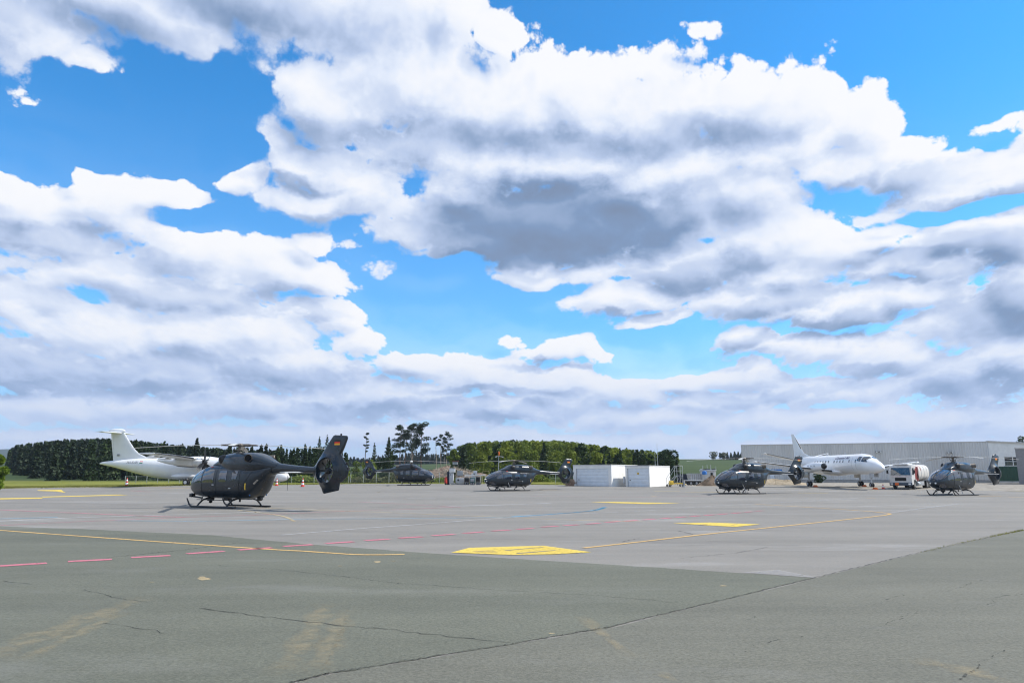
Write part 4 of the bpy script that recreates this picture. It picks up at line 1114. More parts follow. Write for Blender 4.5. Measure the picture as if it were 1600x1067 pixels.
# ---------------------------------------------------------------- the airliner on the right
def make_saab():
    Ym = 95.0
    S = 1.06
    root = empty('commuter_airliner', (AT(1306.5, Ym), Ym, .38), R(-83), 'white low wing airliner facing the camera in front of the grey hangar', 'airliner', scale=S)
    F = Loft([(9.4, .06, 2.02, 2.14, 2.0), (9.15, .35, 1.78, 2.45, 2.0), (8.6, .66, 1.60, 2.80, 2.0), (7.9, .92, 1.50, 3.06, 2.05), (7.2, 1.08, 1.47, 3.45, 2.1), (6.5, 1.14, 1.46, 3.70, 2.05), (5.6, 1.155, 1.45, 3.76, 2.0),
              (-3.2, 1.155, 1.45, 3.76, 2.0), (-5.0, 1.05, 1.62, 3.76, 2.0), (-7.0, .78, 2.05, 3.74, 2.0), (-9.0, .42, 2.62, 3.66, 2.0), (-10.0, .18, 3.0, 3.50, 2.0), (-10.3, .05, 3.15, 3.35, 2.0)], .5)
    m = MB(); F.mesh(m, 40, 5); fus = m.build('fuselage', whitep, root)
    m = MB(); m.sphere((.2, 0, 1.72), (2.7, 1.35, .45), 28, 10); m.build('wing_fairing', whitep, fus)
    for s_ in (1, -1):
        m = MB(); side_patch(m, F, [(7.75, 2.78), (7.02, 2.86), (6.95, 3.42), (7.22, 3.42)], s_, .014, .05); m.build('cockpit_window', pane, fus)
        m = MB(); side_patch(m, F, [(6.88, 2.88), (6.25, 2.96), (6.32, 3.42), (6.84, 3.44)], s_, .014, .05); m.build('cockpit_window', pane, fus)
        m = MB(); na = 6; vs = []
        for i in range(5):
            for j in range(na + 1):
                x = 7.22 + .36 * (1 - i / 4); a = 52 + 34 * j / na
                vs.append(F.pt(x, a if s_ == 1 else 180 - a, .014))
        m.add(vs, [(i * (na + 1) + j, i * (na + 1) + j + 1, (i + 1) * (na + 1) + j + 1, (i + 1) * (na + 1) + j) for i in range(4) for j in range(na)]); m.build('windscreen', pane, fus)
        for k in (-6, -5, -4, -3, -2, -1, 1, 2, 3, 4, 6, 8):
            x = 1.05 + k * .62
            m = MB(); side_patch(m, F, [(x - .10, 2.80), (x + .10, 2.80), (x + .10, 3.10), (x - .10, 3.10)], s_, .010, .07, 2); m.build('cabin_window', pane, fus)
    m = MB()
    for x in (5.3, 6.05): m.tube([F.side(x, 1.9 + k * .2, -1, .003) for k in range(8)], .011, 5)
    m.build('door_seam', greyp, fus)
    vs, fs = text_mesh('Coastal Air', .62, .35, .004)
    m = MB(); m.add([F.side(3.15 - p.x * -1.05, 3.34 + p.y * .62, -1, .03) for p in vs], fs); m.build('airline_name', purple, fus, fix=False)
    m = MB(); vs, fs = text_mesh('Coastal Air', .62, .35, .004); m.add([F.side(3.15 - p.x * 1.05, 3.34 + p.y * .62, 1, .03) for p in vs], fs); m.build('airline_name', purple, fus, fix=False)
    m = MB(); m.box(5.6, 5.64, -.01, .01, 3.75, 4.1); m.box(2.2, 2.5, -.012, .012, 3.74, 3.98, .01); m.sphere((-1.5, 0, 3.78), (.35, .12, .12), 12, 6); m.build('roof_antenna', lightg, fus)
    m = MB(); finwing(m, [(-4.2, -9.7, 3.55, .10), (-5.8, -9.72, 3.85, .16), (-7.1, -9.75, 4.2, .22), (-7.75, -9.85, 4.8, .22), (-8.6, -10.0, 5.8, .19), (-9.45, -10.2, 6.9, .15)], 14); fin = m.build('tail_fin', whitep, root)
    m = MB(); finwing(m, [(-7.72, -8.0, 4.85, .16), (-8.58, -8.82, 5.8, .14), (-9.3, -9.5, 6.65, .12)], 6); m.build('deicing_boot', blackp, fin)
    for s_ in (1, -1):
        m = MB(); wing(m, [(-8.3, -9.9, s_ * .1, 3.25, .2), (-9.0, -10.05, s_ * 4.6, 4.25, .11)], 12); tp = m.build('tailplane', whitep, root)
        m = MB(); wing(m, [(-8.35, -8.6, s_ * .7, 3.385, .11), (-8.95, -9.15, s_ * 4.3, 4.185, .08)], 6); m.build('deicing_boot', blackp, tp)
        z0 = 1.72
        m = MB(); wing(m, [(1.35, -1.05, s_ * .5, z0, .42), (1.3, -1.0, s_ * 3.4, z0 + .32, .36), (.75, -.42, s_ * 10.7, z0 + 1.22, .17)], 14); wg = m.build('wing', whitep, root)
        m = MB(); wing(m, [(1.37, 1.10, s_ * 4.0, z0 + .40, .20), (.80, .6, s_ * 10.4, z0 + 1.18, .10)], 6); wing(m, [(1.4, 1.15, s_ * 1.3, z0 + .09, .24), (1.35, 1.1, s_ * 2.6, z0 + .23, .24)], 6); m.build('deicing_boot', blackp, wg)
        y = s_ * 3.35
        N = Loft([(3.2, .36, 1.98, 2.76, 2.1), (2.4, .46, 1.86, 2.86, 2.3), (1.2, .48, 1.78, 2.88, 2.4), (0, .46, 1.6, 2.75, 2.3), (-1.4, .34, 1.6, 2.45, 2.1), (-2.6, .12, 1.85, 2.15, 2.0)], .5)
        t = MB(); N.mesh(t, 26, 4); m = MB(); m.add([(x, yy + y, z) for x, yy, z in t.v], t.f); nc = m.build('engine_nacelle', whitep, root)
        m = MB(); m.tube([(3.18, y, 2.40), (3.26, y, 2.40), (3.5, y, 2.40), (3.72, y, 2.40)], [.36, .35, .24, .05], 20); m.build('spinner', blackp, nc)
        m = MB(); m.sphere((3.05, y, 1.92), (.24, .2, .14), 14, 8); m.build('air_intake', black, nc)
        m = MB()
        for x in (.4, 1.1, 1.8): m.box(x, x + .16, y - .505, y - .46, 2.35, 2.52, .01)
        m.build('vent', greyp, nc)
        m = MB(); m.tube([(-.3, y, 1.75), (-.3, y, .4)], .08, 8); m.tube([(-.9, y, 1.7), (-.3, y, .6)], .04, 6); m.box(-.9, .3, y - .42, y - .40, 1.05, 1.7, .005); lg = m.build('main_gear_leg', steel, root)
        t, r_ = MB(), MB()
        for q in (-.17, .17): wheel(t, r_, -.3, y + q, .32, .32, .18)
        t.build('tyre', black, lg); r_.build('wheel_hub', greyp, lg)
    m = MB(); m.tube([(7.0, 0, 1.55), (7.05, 0, .3)], .06, 8); m.tube([(7.6, 0, 1.6), (7.05, 0, .8)], .035, 6)
    for s_ in (1, -1): m.box(7.2, 8.0, s_ * .30 - .012, s_ * .30 + .012, 1.12, 1.62, .005)
    lg = m.build('nose_gear_leg', lightg, root)
    t, r_ = MB(), MB()
    for q in (-.13, .13): wheel(t, r_, 7.05, q, .25, .25, .13)
    t.build('tyre', black, lg); r_.build('wheel_hub', greyp, lg)
    return root, S
saab, SS = make_saab()
def chock(u, Y, lab, mt=orangep, s_=.22):
    m = MB(); m.prism([(-s_, 0), (s_, 0), (s_ * .35, s_ * 1.1), (-s_ * .35, s_ * 1.1)], -.35, .35)
    o = m.build('wheel_chock', mt); o.location = (AT(u, Y), Y, float(gz(0, Y)) - .01); return tag(o, lab, 'chock', 'wheel chocks')
chock(1366, 87.3, 'orange chock under the nose wheel of the low wing airliner')
chock(1273, 94.4, 'orange chock by the left hand main wheels of the low wing airliner')
chock(1349, 95.4, 'orange chock half hidden by the right hand main wheels of the low wing airliner')
# ---------------------------------------------------------------- garages
plaster = mat('white_render', (.80, .79, .76), .85, var=.05, scale=1.2, dirt=(.58, .56, .51))
doorm = mat('white_door', (.70, .74, .78), .5, var=.04, scale=2)
roofm = mat('roof_edge', (.55, .54, .52), .6, var=.08)
def garage(name, lab, u, Y, W, D, H, rot, door, extra=None):
    """local: corner nearest the camera at the origin, front along -x, depth along +y"""
    root = empty(name, (AT(u, Y), Y, float(gz(0, Y)) - .02), R(rot), lab, 'garage')
    x0, x1, z1 = door
    m = MB(); m.box(-W, x0, 0, .18, 0, H - .14); m.box(x1, 0, 0, .18, 0, H - .14); m.box(x0, x1, 0, .18, z1, H - .14)
    m.box(-W, -W + .14, .18, D, 0, H - .14); m.box(-.14, 0, .18, D, 0, H - .14); m.box(-W + .14, -.14, D - .14, D, 0, H - .14)
    m.build('wall', plaster, root)
    m = MB(); m.box(-W - .03, .03, -.03, D + .03, H - .14, H, .015); m.build('roof', roofm, root)
    m = MB(); m.box(x0, x1, .10, .14, .02, z1)
    n = 5
    for k in range(n): m.box(x0 + .01, x1 - .01, .088, .10, .03 + (z1 - .04) * k / n + .012, .03 + (z1 - .04) * (k + 1) / n - .012, .01)
    dr = m.build('door', doorm, root)
    m = MB(); xh = x0 + (.35 if x1 - x0 > 3 else (x1 - x0) / 2); m.box(xh - .09, xh + .09, .03, .078, .86, .93, .01); m.build('handle', blackp, dr)
    m = MB(); m.box(x0 + .005, x0 + .05, .04, .0749, .02, z1, .0) if x1 - x0 > 3 else m.box(x0 + .005, x0 + .03, .05, .0749, .02, z1); m.build('frame', greyp, dr)
    m = MB(); m.box(-.30, -.02, 2.2, D, .02, .12)
    return root
g1 = garage('garage', 'wide white garage with one big sectional door, left of the smaller garage', 955.5, 95.5, 5.85, 7.6, 2.86, -36, (-5.35, -.45, 2.36))
g2 = garage('garage', 'narrow white garage with a small square sign on its door', 1015, 94.0, 3.45, 6.4, 2.76, -36, (-3.15, -.12, 2.4))
m = MB(); m.box(-1.78, -1.52, .050, .0745, 1.62, 1.86, .004); o = m.build('warning_sign', yellowp, g2); m = MB(); m.prism([(-1.73, 1.66), (-1.57, 1.66), (-1.65, 1.80)], .044, .0505); m.build('sign_symbol', blackp, o)
m = MB(); m.box(-3.74, -3.56, -.16, .14, .45, 1.35, .02); m.tube([(-3.65, 0, 0), (-3.65, 0, .45)], .03, 6); o = m.build('meter_box', lightg); o.location = g2.location; o.rotation_euler = g2.rotation_euler
tag(o, 'slim grey meter box standing in the gap between the two white garages', 'meter box')
for k, (u, h) in enumerate(((1024.5, 5.0), (1028.5, 5.9))):
    m = MB(); m.tube([(0, 0, 0), (0, 0, h * .6), (0, 0, h)], [.05, .035, .02], 8); o = m.build('pole', galv); o.location = (AT(u, 104), 104, .38)
    tag(o, ('shorter' if k == 0 else 'taller') + ' of the two thin grey poles rising behind the narrow garage', 'pole')
m = MB()
rr = random.Random(4)
for k in range(7):
    m.box(rr.uniform(-.5, .5) - .5, rr.uniform(.1, .6) + .3, -.45, .45, .13 * k, .13 * k + .12, .01)
o = m.build('plank_stack', M_brush); o.location = (AT(891.3, 97.5), 97.5, .38); tag(o, 'dark brown stack of planks against the left end of the wide garage', 'planks')

# ---------------------------------------------------------------- hangar
def corrug(mb, x0, x1, z0, z1, y=0.0, pitch=.33, dep=.045):
    n = int((x1 - x0) / pitch); p = (x1 - x0) / n; xs = []
    for k in range(n):
        a = x0 + k * p
        xs += [(a, 0), (a + p * .42, 0), (a + p * .52, -dep), (a + p * .90, -dep)]
    xs.append((x1, 0)); vs = []
    for x, d in xs: vs += [(x, y + d, z0), (x, y + d, z1)]
    mb.add(vs, [(2 * i, 2 * i + 2, 2 * i + 3, 2 * i + 1) for i in range(len(xs) - 1)])
def sheet_metal():
    m, T = new_mat('corrugated_steel')
    oc = T.n('ShaderNodeTexCoord').outputs['Object']
    sp = T.n('ShaderNodeSeparateXYZ', ins={0: oc})
    pan = T.noise(T.n('ShaderNodeCombineXYZ', ins={0: T.m('FLOOR', T.m('DIVIDE', sp.outputs[0], 1.98)), 1: 0.0, 2: 0.0}).outputs[0], 7.3, 1, .5)
    st = T.noise(T.v('MULTIPLY', oc, (2.2, 1, .12)), 1.4, 6, .65)
    c = T.mix(T.ss(pan, .3, .7), (.56, .56, .55, 1), (.66, .655, .64, 1))
    c = T.mix(T.ss(st, .52, .75, 0, .35), c, (.24, .235, .22, 1))
    return finish(m, T, princ(T, c, .42, .25, .5))
steelm = sheet_metal()
XA, YA = AT(1161, 156), 156.0
XB, YB = AT(1549, 140), 140.0
hl = math.hypot(XB - XA, YB - YA); hrot = math.atan2(YB - YA, XB - XA)
hg = empty('hangar', (XA, YA, .30), hrot, 'long grey corrugated steel hangar behind the white airliner and the fuel truck', 'hangar')
m = MB(); corrug(m, 0, hl, .62, 7.85, pitch=.45, dep=.09); m.build('cladding', steelm, hg, sharp=20, fix=False)
m = MB(); m.box(0, hl, .02, .25, 0, .62); m.box(.02, hl - .02, .3, 24, 0, 7.6); m.build('wall', concrete, hg)
m = MB(); m.box(-.08, hl + .1, -.12, .32, 7.85, 8.02, .02); m.build('roof_edge', roofm, hg)
m = MB(); m.box(-.06, .02, -.08, .28, .1, 7.84); m.box(hl - .06, hl + .08, -.09, .3, .1, 7.84); m.build('corner_trim', lightg, hg)
m = MB(); m.box(1.0, hl - 1, -.05, .0, .58, .64); m.build('base_flashing', greyp, hg)
# two wall floodlights, a wall box, door seams
for k, (u, v) in enumerate(((1371, 706), (1485, 707))):
    q = (AT(u, 148 if k == 0 else 143) - XA) / (XB - XA) * hl
    z = ZT(v, 148 if k == 0 else 143) - .3
    f = empty('floodlight', hg.matrix_basis @ Vector((q, -.10, z)), hrot, ('pair of black floodlights on the hangar wall above the white airliner nose', 'pair of black floodlights on the hangar wall above the farthest right helicopter rotor')[k], 'floodlight', 'floodlights on the hangar wall')
    m = MB(); m.tube([(-.5, -.35, 0), (.5, -.35, 0)], .04, 6); m.tube([(0, 0, .1), (0, -.35, 0)], .04, 6); m.build('bracket', blackp, f)
    for s_ in (-1, 1):
        m = MB(); m.box(s_ * .36 - .22, s_ * .36 + .22, -.62, -.32, -.16, .16, .03); lp = m.build('lamp_head', blackp, f)
        m = MB(); m.box(s_ * .36 - .18, s_ * .36 + .18, -.635, -.622, -.12, .12); m.build('lamp_glass', lampglass, lp)
# small stair, boxes and doors low on the hangar wall (left end)
def hloc(u, v=None, off=-.1):
    Yg = YA + (YB - YA) * (u - 1161) / (1549 - 1161); q = (AT(u, Yg) - XA) / (XB - XA) * hl
    return q, Yg
for nm, u0, u1, v0, v1, mt in (('window', 1168, 1176, 733, 742, pane), ('window', 1178.5, 1186.5, 733, 742, pane), ('door', 1190, 1196, 735, 753, bluep), ('door', 1203, 1210, 736, 753, lightg)):
    q0, Yg = hloc(u0); q1, _ = hloc(u1)
    mt = {'door': doorm}.get(nm, mt)
    m = MB(); m.box(q0, q1, -.10, -.052, max(.02, ZT(v1, Yg) - .3), ZT(v0, Yg) - .3, .01); o = m.build(nm, mt, hg)
m = MB(); m.box(*[hloc(1206)[0], hloc(1222)[0]], -.25, -.05, ZT(736, 153) - .3, ZT(733, 153) - .3); m.build('sign_board', bluep, hg)
# white end building
eb = empty('office_annex', (XB, YB, .25), R(-6), 'off white rendered annex with a window band at the right end of the hangar', 'building')
def annex():
    hw = AT(1680, 139) - XB
    H = lambda x: 7.95 - .055 * x
    wx0 = AT(1573, 139.7) - XB; wx1 = AT(1640, 139) - XB; wz0, wz1 = ZT(727.5, 139.7) - .25, ZT(713.5, 139.7) - .25
    m = MB()
    m.prism([(.1, 0), (wx0, 0), (wx0, H(wx0)), (.1, H(.1))], 0, .3); m.prism([(wx0, 0), (wx1, 0), (wx1, wz0), (wx0, wz0)], 0, .3)
    m.prism([(wx0, wz1), (wx1, wz1), (wx1, H(wx1)), (wx0, H(wx0))], 0, .3); m.prism([(wx1, 0), (hw, 0), (hw, H(hw)), (wx1, H(wx1))], 0, .3); m.box(.1, hw, .5, 18, 0, 6.4)
    m.build('wall', plaster, eb)
    m = MB(); m.prism([(.0, H(0)), (hw, H(hw)), (hw, H(hw) + .22), (.0, H(0) + .22)], -.25, .5); m.build('roof', roofm, eb)
    x = wx0
    while x < wx1 - .5:
        x2 = min(x + 1.55, wx1)
        m = MB(); m.box(x + .04, x2 - .04, .10, .13, wz0 + .05, wz1 - .05); w = m.build('window', pane, eb)
        m = MB(); m.box(x, x2, .04, .10, wz1 - .06, wz1); m.box(x, x2, .04, .10, wz0, wz0 + .06); m.box(x, x + .07, .04, .10, wz0 + .06, wz1 - .06); m.box(x2 - .07, x2, .04, .10, wz0 + .06, wz1 - .06); m.box(x + .07, x2 - .07, .04, .10, (wz0 + wz1) / 2 - .04, (wz0 + wz1) / 2 + .04)
        m.build('window_frame', whiteg, w)
        m = MB(); m.box(x + .07, x2 - .07, .09, .101, (wz0 + wz1) / 2 + .04, wz1 - .06); m.build('blind', black, w)
        x = x2
    m = MB(); m.box(wx0 - .1, wx1 + .1, -.08, .06, wz0 - .12, wz0, .01); m.build('window_sill', concrete, eb)
annex()
gs = empty('screen_fence', (AT(1560, 134), 134, .3), R(-6), 'dark green screen fence standing in front of the off white annex', 'fence')
L_ = AT(1640, 134) - AT(1560, 134)
m = MB(); corrug(m, 0, L_, .45, ZT(728.5, 134) - .3, pitch=.6, dep=.03); m.build('screen_panel', darkgreen, gs, fix=False)
for k in range(5):
    m = MB(); m.tube([(L_ * k / 4, .08, -.05), (L_ * k / 4, .08, ZT(728, 134) - .25)], .05, 8); m.build('post', galv, gs)
m = MB(); m.box(0, L_, .12, .25, -.1, .30); m.build('kerb', concrete, gs)
gb = empty('grey_building', (AT(1591.5, 118), 118, .3), R(-37), 'corner of a grey building cut off by the right edge', 'building')
m = MB(); m.box(0, 14, 0, 12, 0, ZT(701, 118) - .3); m.build('wall', mat('grey_render', (.25, .245, .25), .8, var=.06), gb)
m = MB(); m.box(-.1, 14.1, -.1, 12.1, ZT(701, 118) - .299, ZT(698.5, 118) - .3, .02); m.build('roof', roofm, gb)

# ---------------------------------------------------------------- fuel truck
def truck():
    Y = 88.5; u = 1412
    root = empty('fuel_truck', (AT(u, Y), Y, float(gz(0, Y)) + .0), R(-128 - 6), 'white fuel tanker truck with a rusty stained tank, parked by the hangar', 'truck')
    # local +x forward, y port(left). x = 0 at the front axle
    m = MB()
    prof = [(1.25, .55), (1.27, 1.45), (1.20, 1.62), (1.02, 2.62), (.86, 2.80), (-.62, 2.84), (-.66, .95), (-.45, .95), (-.40, 1.10), (.42, 1.10), (.52, .90), (.55, .55)]
    m.prism(prof, -1.22, 1.22); cab = m.build('cab', mat('truck_white', (.56, .55, .53), .45, var=.08, dirt=(.34, .30, .26)), root, sharp=25)
    m = MB(); m.add([(1.212, -1.08, 1.66), (1.212, 1.08, 1.66), (1.045, 1.02, 2.52), (1.045, -1.02, 2.52)], [(0, 1, 2, 3)])
    m.add([(1.225, -1.08, 1.66), (1.225, 1.08, 1.66), (1.058, 1.02, 2.52), (1.058, -1.02, 2.52)], [(0, 1, 2, 3)]); m.build('windscreen', pane, cab)
    m = MB(); m.tube([(1.24, -.1, 1.64), (1.18, .5, 1.95)], .012, 5); m.tube([(1.24, -.85, 1.64), (1.18, -.3, 1.95)], .012, 5); m.build('wiper', black, cab)
    m = MB(); m.box(1.262, 1.285, -.62, .62, .98, 1.36, .01)
    for k in range(5): m.box(1.285, 1.292, -.58, .58, 1.01 + k * .07, 1.03 + k * .07)
    m.build('grille', black, cab)
    m = MB(); m.box(1.20, 1.275, -1.0, 1.0, 1.46, 1.485); m.build('red_stripe', redp, cab)
    m = MB(); m.box(1.2, 1.42, -1.24, 1.24, .42, .78, .04); bp = m.build('bumper', mat('bumper_blue', (.045, .065, .095), .5), root)
    m = MB(); m.box(1.42, 1.432, -.62, -.20, .46, .76, .005); m.build('hazard_plate', orangep, bp)
    for s_ in (-1, 1):
        m = MB(); m.box(1.421, 1.435, s_ * .98 - .13, s_ * .98 + .13, .52, .70, .02); m.build('headlight', lampglass, bp)
        m = MB(); m.add([(.95, s_ * 1.225, 1.68), (.10, s_ * 1.225, 1.68), (.10, s_ * 1.225, 2.5), (.80, s_ * 1.225, 2.5)], [(0, 1, 2, 3)]); m.build('side_window', pane, cab)
        m = MB(); m.box(.95, 1.05, s_ * 1.48 - .10, s_ * 1.48 + .10, 1.85, 2.25, .02); m.tube([(1.0, s_ * 1.22, 2.3), (1.0, s_ * 1.45, 2.25)], .015, 5); m.tube([(1.0, s_ * 1.22, 1.8), (1.0, s_ * 1.45, 1.85)], .015, 5); m.build('mirror', black, cab)
    m = MB(); m.add([(-.62, 1.235, 1.15), (-.20, 1.235, 1.15), (-.20, 1.235, 2.45), (-.62, 1.235, 2.45)], [(0, 1, 2, 3)]); m.build('side_stripe', mat('dark_red', (.22, .025, .02), .5), cab)
    m = MB(); m.box(-1.05, 1.0, -.85, .85, 2.84, 3.02, .06); m.build('roof_deflector', whiteg, cab)
    m = MB(); m.box(-6.6, .9, -.42, -.28, .75, .98); m.box(-6.6, .9, .28, .42, .75, .98)
    for k in range(6): m.box(-6.4 + k * 1.1, -6.28 + k * 1.1, -.28, .28, .78, .95)
    m.build('chassis', black, root)
    # pump cabinet between cab and tank with an open red door
    m = MB(); m.box(-1.75, -.78, -1.15, 1.15, .95, 2.7, .03); cb = m.build('pump_cabinet', greyp, root)
    m = MB(); m.box(-1.72, -1.36, 1.15, 1.20, .98, 2.66, .01); m.box(-1.14, -.82, 1.15, 1.20, .98, 2.66, .01); m.build('cabinet_door', mat('dark_red', (.22, .025, .02), .5), cb)
    m = MB(); m.tube([(-1.28, 1.2, 1.1), (-1.28, 1.22, 2.5)], .04, 6); m.tube([(-1.22, 1.2, 1.0), (-1.3, 1.3, 1.5), (-1.2, 1.2, 2.0)], .035, 6); m.build('hose', black, cb)
    T_ = Loft([(-1.95, .9, 1.25, 2.75, 2.6), (-2.05, 1.12, 1.08, 2.92, 2.8), (-2.2, 1.18, 1.02, 2.98, 3.0), (-6.4, 1.18, 1.02, 2.98, 3.0), (-6.55, 1.12, 1.08, 2.92, 2.8), (-6.65, .9, 1.25, 2.75, 2.6)], .5)
    m = MB(); T_.mesh(m, 32, 3); tk = m.build('tank', mat('tank_white', (.60, .58, .54), .45, var=.08, dirt=(.34, .22, .13), scale=.9), root)
    m = MB()
    for x in (-3.1, -4.3, -5.5): m.tube([T_.pt(x, a, .01) for a in range(-60, 241, 12)], .02, 6)
    m.build('tank_band', lightg, tk)
    m = MB(); m.tube([(-2.1, .35, 3.12), (-6.4, .35, 3.12)], .025, 6); m.tube([(-2.1, -.35, 3.12), (-6.4, -.35, 3.12)], .025, 6)
    for k in range(6): m.tube([(-2.2 - k * .82, .35, 2.95), (-2.2 - k * .82, .35, 3.12)], .02, 5); m.tube([(-2.2 - k * .82, -.35, 2.95), (-2.2 - k * .82, -.35, 3.12)], .02, 5)
    m.build('roof_rail', galv, tk)
    for x in (-3.0, -5.0): m = MB(); m.tube([(x, 0, 2.96), (x, 0, 3.12)], .26, 16); m.build('manhole', galv, tk)
    m = MB(); vs = []
    for i in range(5):
        for j in range(9): vs.append(T_.pt(-2.35 - .05 * i - j * .07, 60 - j * 7, .012))
    m.add(vs, [(i * 9 + j, i * 9 + j + 1, (i + 1) * 9 + j + 1, (i + 1) * 9 + j) for i in range(4) for j in range(8)]); m.build('red_stripe', mat('faded_red', (.42, .16, .14), .6), tk)
    for x in (0, -4.9, -6.0):
        for s_ in (-1, 1):
            t, r_ = MB(), MB(); wheel(t, r_, x, s_ * 1.02, .48, .48, .3 if x == 0 else .5); tw = t.build('wheel', black, root); r_.build('rim', steel, tw)
    for s_ in (-1, 1):
        m = MB(); m.tube([(-.75, s_ * 1.15, .62), (-1.6, s_ * 1.15, .62)], .26, 14); m.build('fuel_tank', galv, root)
        m = MB(); m.box(-6.7, -4.2, s_ * 1.02 - .26, s_ * 1.02 + .26, .98, 1.02, .01); m.build('mudguard', black, root)
    m = MB(); m.box(-4.0, -2.3, .75, 1.16, .42, .92, .03); m.build('tool_box', greyp, root)
    return root
truck()
def cone(u, Y, s_, lab, tall=True):
    root = empty('traffic_cone', (AT(u, Y), Y, float(gz(0, Y)) + .004), 0, lab, 'traffic cone', 'red and white traffic cones')
    b = MB(); b.box(-.24 * s_, .24 * s_, -.24 * s_, .24 * s_, 0, .04, .01); b.build('base', redp, root)
    n = 5 if tall else 3
    H = 1.0 * s_ if tall else .62 * s_
    for k in range(n):
        r0 = .17 * s_ * (1 - k / n) + .035 * s_; r1 = .17 * s_ * (1 - (k + 1) / n) + .035 * s_
        m = MB(); m.tube([(0, 0, .04 + (H - .04) * k / n), (0, 0, .04 + (H - .04) * (k + 1) / n)], [r0, r1], 16); m.build('band', redp if k % 2 == 0 else whitep, root)
    return root
cone(199, 96.2, 1.12, 'tall striped cone under the tail of the T tailed airliner')
cone(473.5, 94.8, 1.12, 'tall striped cone below the tail boom of the nearest helicopter')
cone(433, 99.5, 1.0, 'striped cone beside the nose wheel of the T tailed airliner')
cone(1378.5, 88.6, .9, 'short cone between the low wing airliner and the fuel truck', False)

# ---------------------------------------------------------------- fences
def fence(pts, H, sp, lab, name='wire_fence', group='wire fences'):
    x0, y0 = pts[0]
    root = empty(name, (x0, y0, 0), 0, lab, 'fence', group)
    m = MB(); rail = MB()
    for (xa, ya), (xb, yb) in zip(pts[:-1], pts[1:]):
        L = math.hypot(xb - xa, yb - ya); n = max(1, round(L / sp))
        for k in range(n + (1 if (xb, yb) == pts[-1] else 0)):
            x = xa + (xb - xa) * k / n; y = ya + (yb - ya) * k / n; z = float(terr(x, y))
            p = MB(); p.box(x - x0 - .045, x - x0 + .045, y - y0 - .045, y - y0 + .045, z - .1, z + H, .01); p.build('post', galv, root)
        for k in range(n):
            xs = [xa + (xb - xa) * j / n for j in (k, k + 1)]; yv = [ya + (yb - ya) * j / n for j in (k, k + 1)]; zz = [float(terr(a, b)) for a, b in zip(xs, yv)]
            m.quad((xs[0] - x0, yv[0] - y0 + .05, zz[0] + .05), (xs[1] - x0, yv[1] - y0 + .05, zz[1] + .05), (xs[1] - x0, yv[1] - y0 + .05, zz[1] + H - .05), (xs[0] - x0, yv[0] - y0 + .05, zz[0] + H - .05))
            rail.tube([(xs[0] - x0, yv[0] - y0, zz[0] + H - .03), (xs[1] - x0, yv[1] - y0, zz[1] + H - .03)], .010, 4)
    m.build('wire_mesh', M_wire, root, fix=False); rail.build('rail', galv, root)
    return root
fence([(AT(548, 130), 130), (AT(706, 132), 132)], 1.95, 2.35, 'wire fence with pale posts behind the farthest helicopter')
fence([(AT(196, 138), 138), (AT(545, 133), 133)], 1.25, 2.15, 'low wire fence under the forest edge, behind the T tailed airliner')
fence([(AT(868, 128), 128), (AT(897, 127), 127)], 1.9, 2.35, 'short wire fence between the middle helicopter tail and the wide garage')
sf = empty('screen_fence', (AT(1058, 128), 128, .38), 0, 'dark blue screened fence behind the mobile stairs', 'fence')
L_ = AT(1092, 128) - AT(1058, 128)
m = MB(); corrug(m, 0, L_, .02, ZT(740.3, 128) - .38, pitch=.5, dep=.03); m.build('screen_panel', navy, sf, fix=False)
for k in range(3): m = MB(); m.tube([(L_ * k / 2, -.05, 0), (L_ * k / 2, -.05, ZT(739.8, 128) - .38)], .04, 8); m.build('post', greyp, sf)

# ---------------------------------------------------------------- mobile stairs by the garage
def stairs():
    Y = 93.0; root = empty('maintenance_stairs', (AT(1052, Y), Y, .38), R(8), 'grey wheeled maintenance stairs with railings beside the narrow garage', 'stairs')
    H = 1.35; top = ZT(727.5, Y) - .38
    m = MB()
    for y in (-.4, .4): m.tube([(-.75, y, .15), (.35, y, H)], .035, 6)
    m.build('stringer', galv, root)
    for k in range(6): m = MB(); t = (k + .6) / 6.3; m.box(-.75 + 1.1 * t - .09, -.75 + 1.1 * t + .09, -.4, .4, .15 + (H - .15) * t - .015, .15 + (H - .15) * t + .015); m.build('step', galv, root)
    m = MB(); m.box(.3, 1.15, -.45, .45, H - .03, H + .03, .01); m.build('platform', galv, root)
    m = MB()
    for y in (-.42, .42):
        for x in (.35, 1.1): m.tube([(x, y, .12), (x, y, top)], .03, 6)
        m.tube([(.35, y, top), (1.1, y, top)], .03, 6); m.tube([(.35, y, (top + H) / 2), (1.1, y, (top + H) / 2)], .022, 6)
        m.tube([(-.75, y, 1.05), (.35, y, top)], .025, 6); m.tube([(-.75, y, .15), (-.75, y, 1.05)], .025, 6); m.tube([(.35, y, .2), (1.1, y, H)], .022, 6)
    m.tube([(1.1, -.42, top), (1.1, .42, top)], .03, 6); m.build('railing', galv, root)
    for x in (-.7, 1.05):
        for y in (-.45, .45): t, r_ = MB(), MB(); wheel(t, r_, x, y, .14, .14, .07); t.build('castor', black, root)
    return root
stairs()
def handcart():
    Y = 92.2; root = empty('tow_bar', (AT(1050, Y), Y, .36), R(12), 'yellow tow bar with small wheels lying by the maintenance stairs', 'tow bar')
    m = MB(); m.tube([(-.3, 0, .35), (1.0, 0, .42), (1.9, .1, .3)], .05, 8); m.box(-.4, .1, -.2, .2, .25, .75, .04); m.box(.6, 1.4, -.12, .12, .34, .5, .03); m.build('frame', yellowp, root)
    for x in (-.2, 1.7): t, r_ = MB(), MB(); wheel(t, r_, x, .22, .2, .2, .1); a = t.build('wheel', black, root); r_.build('rim', steel, a)
handcart()
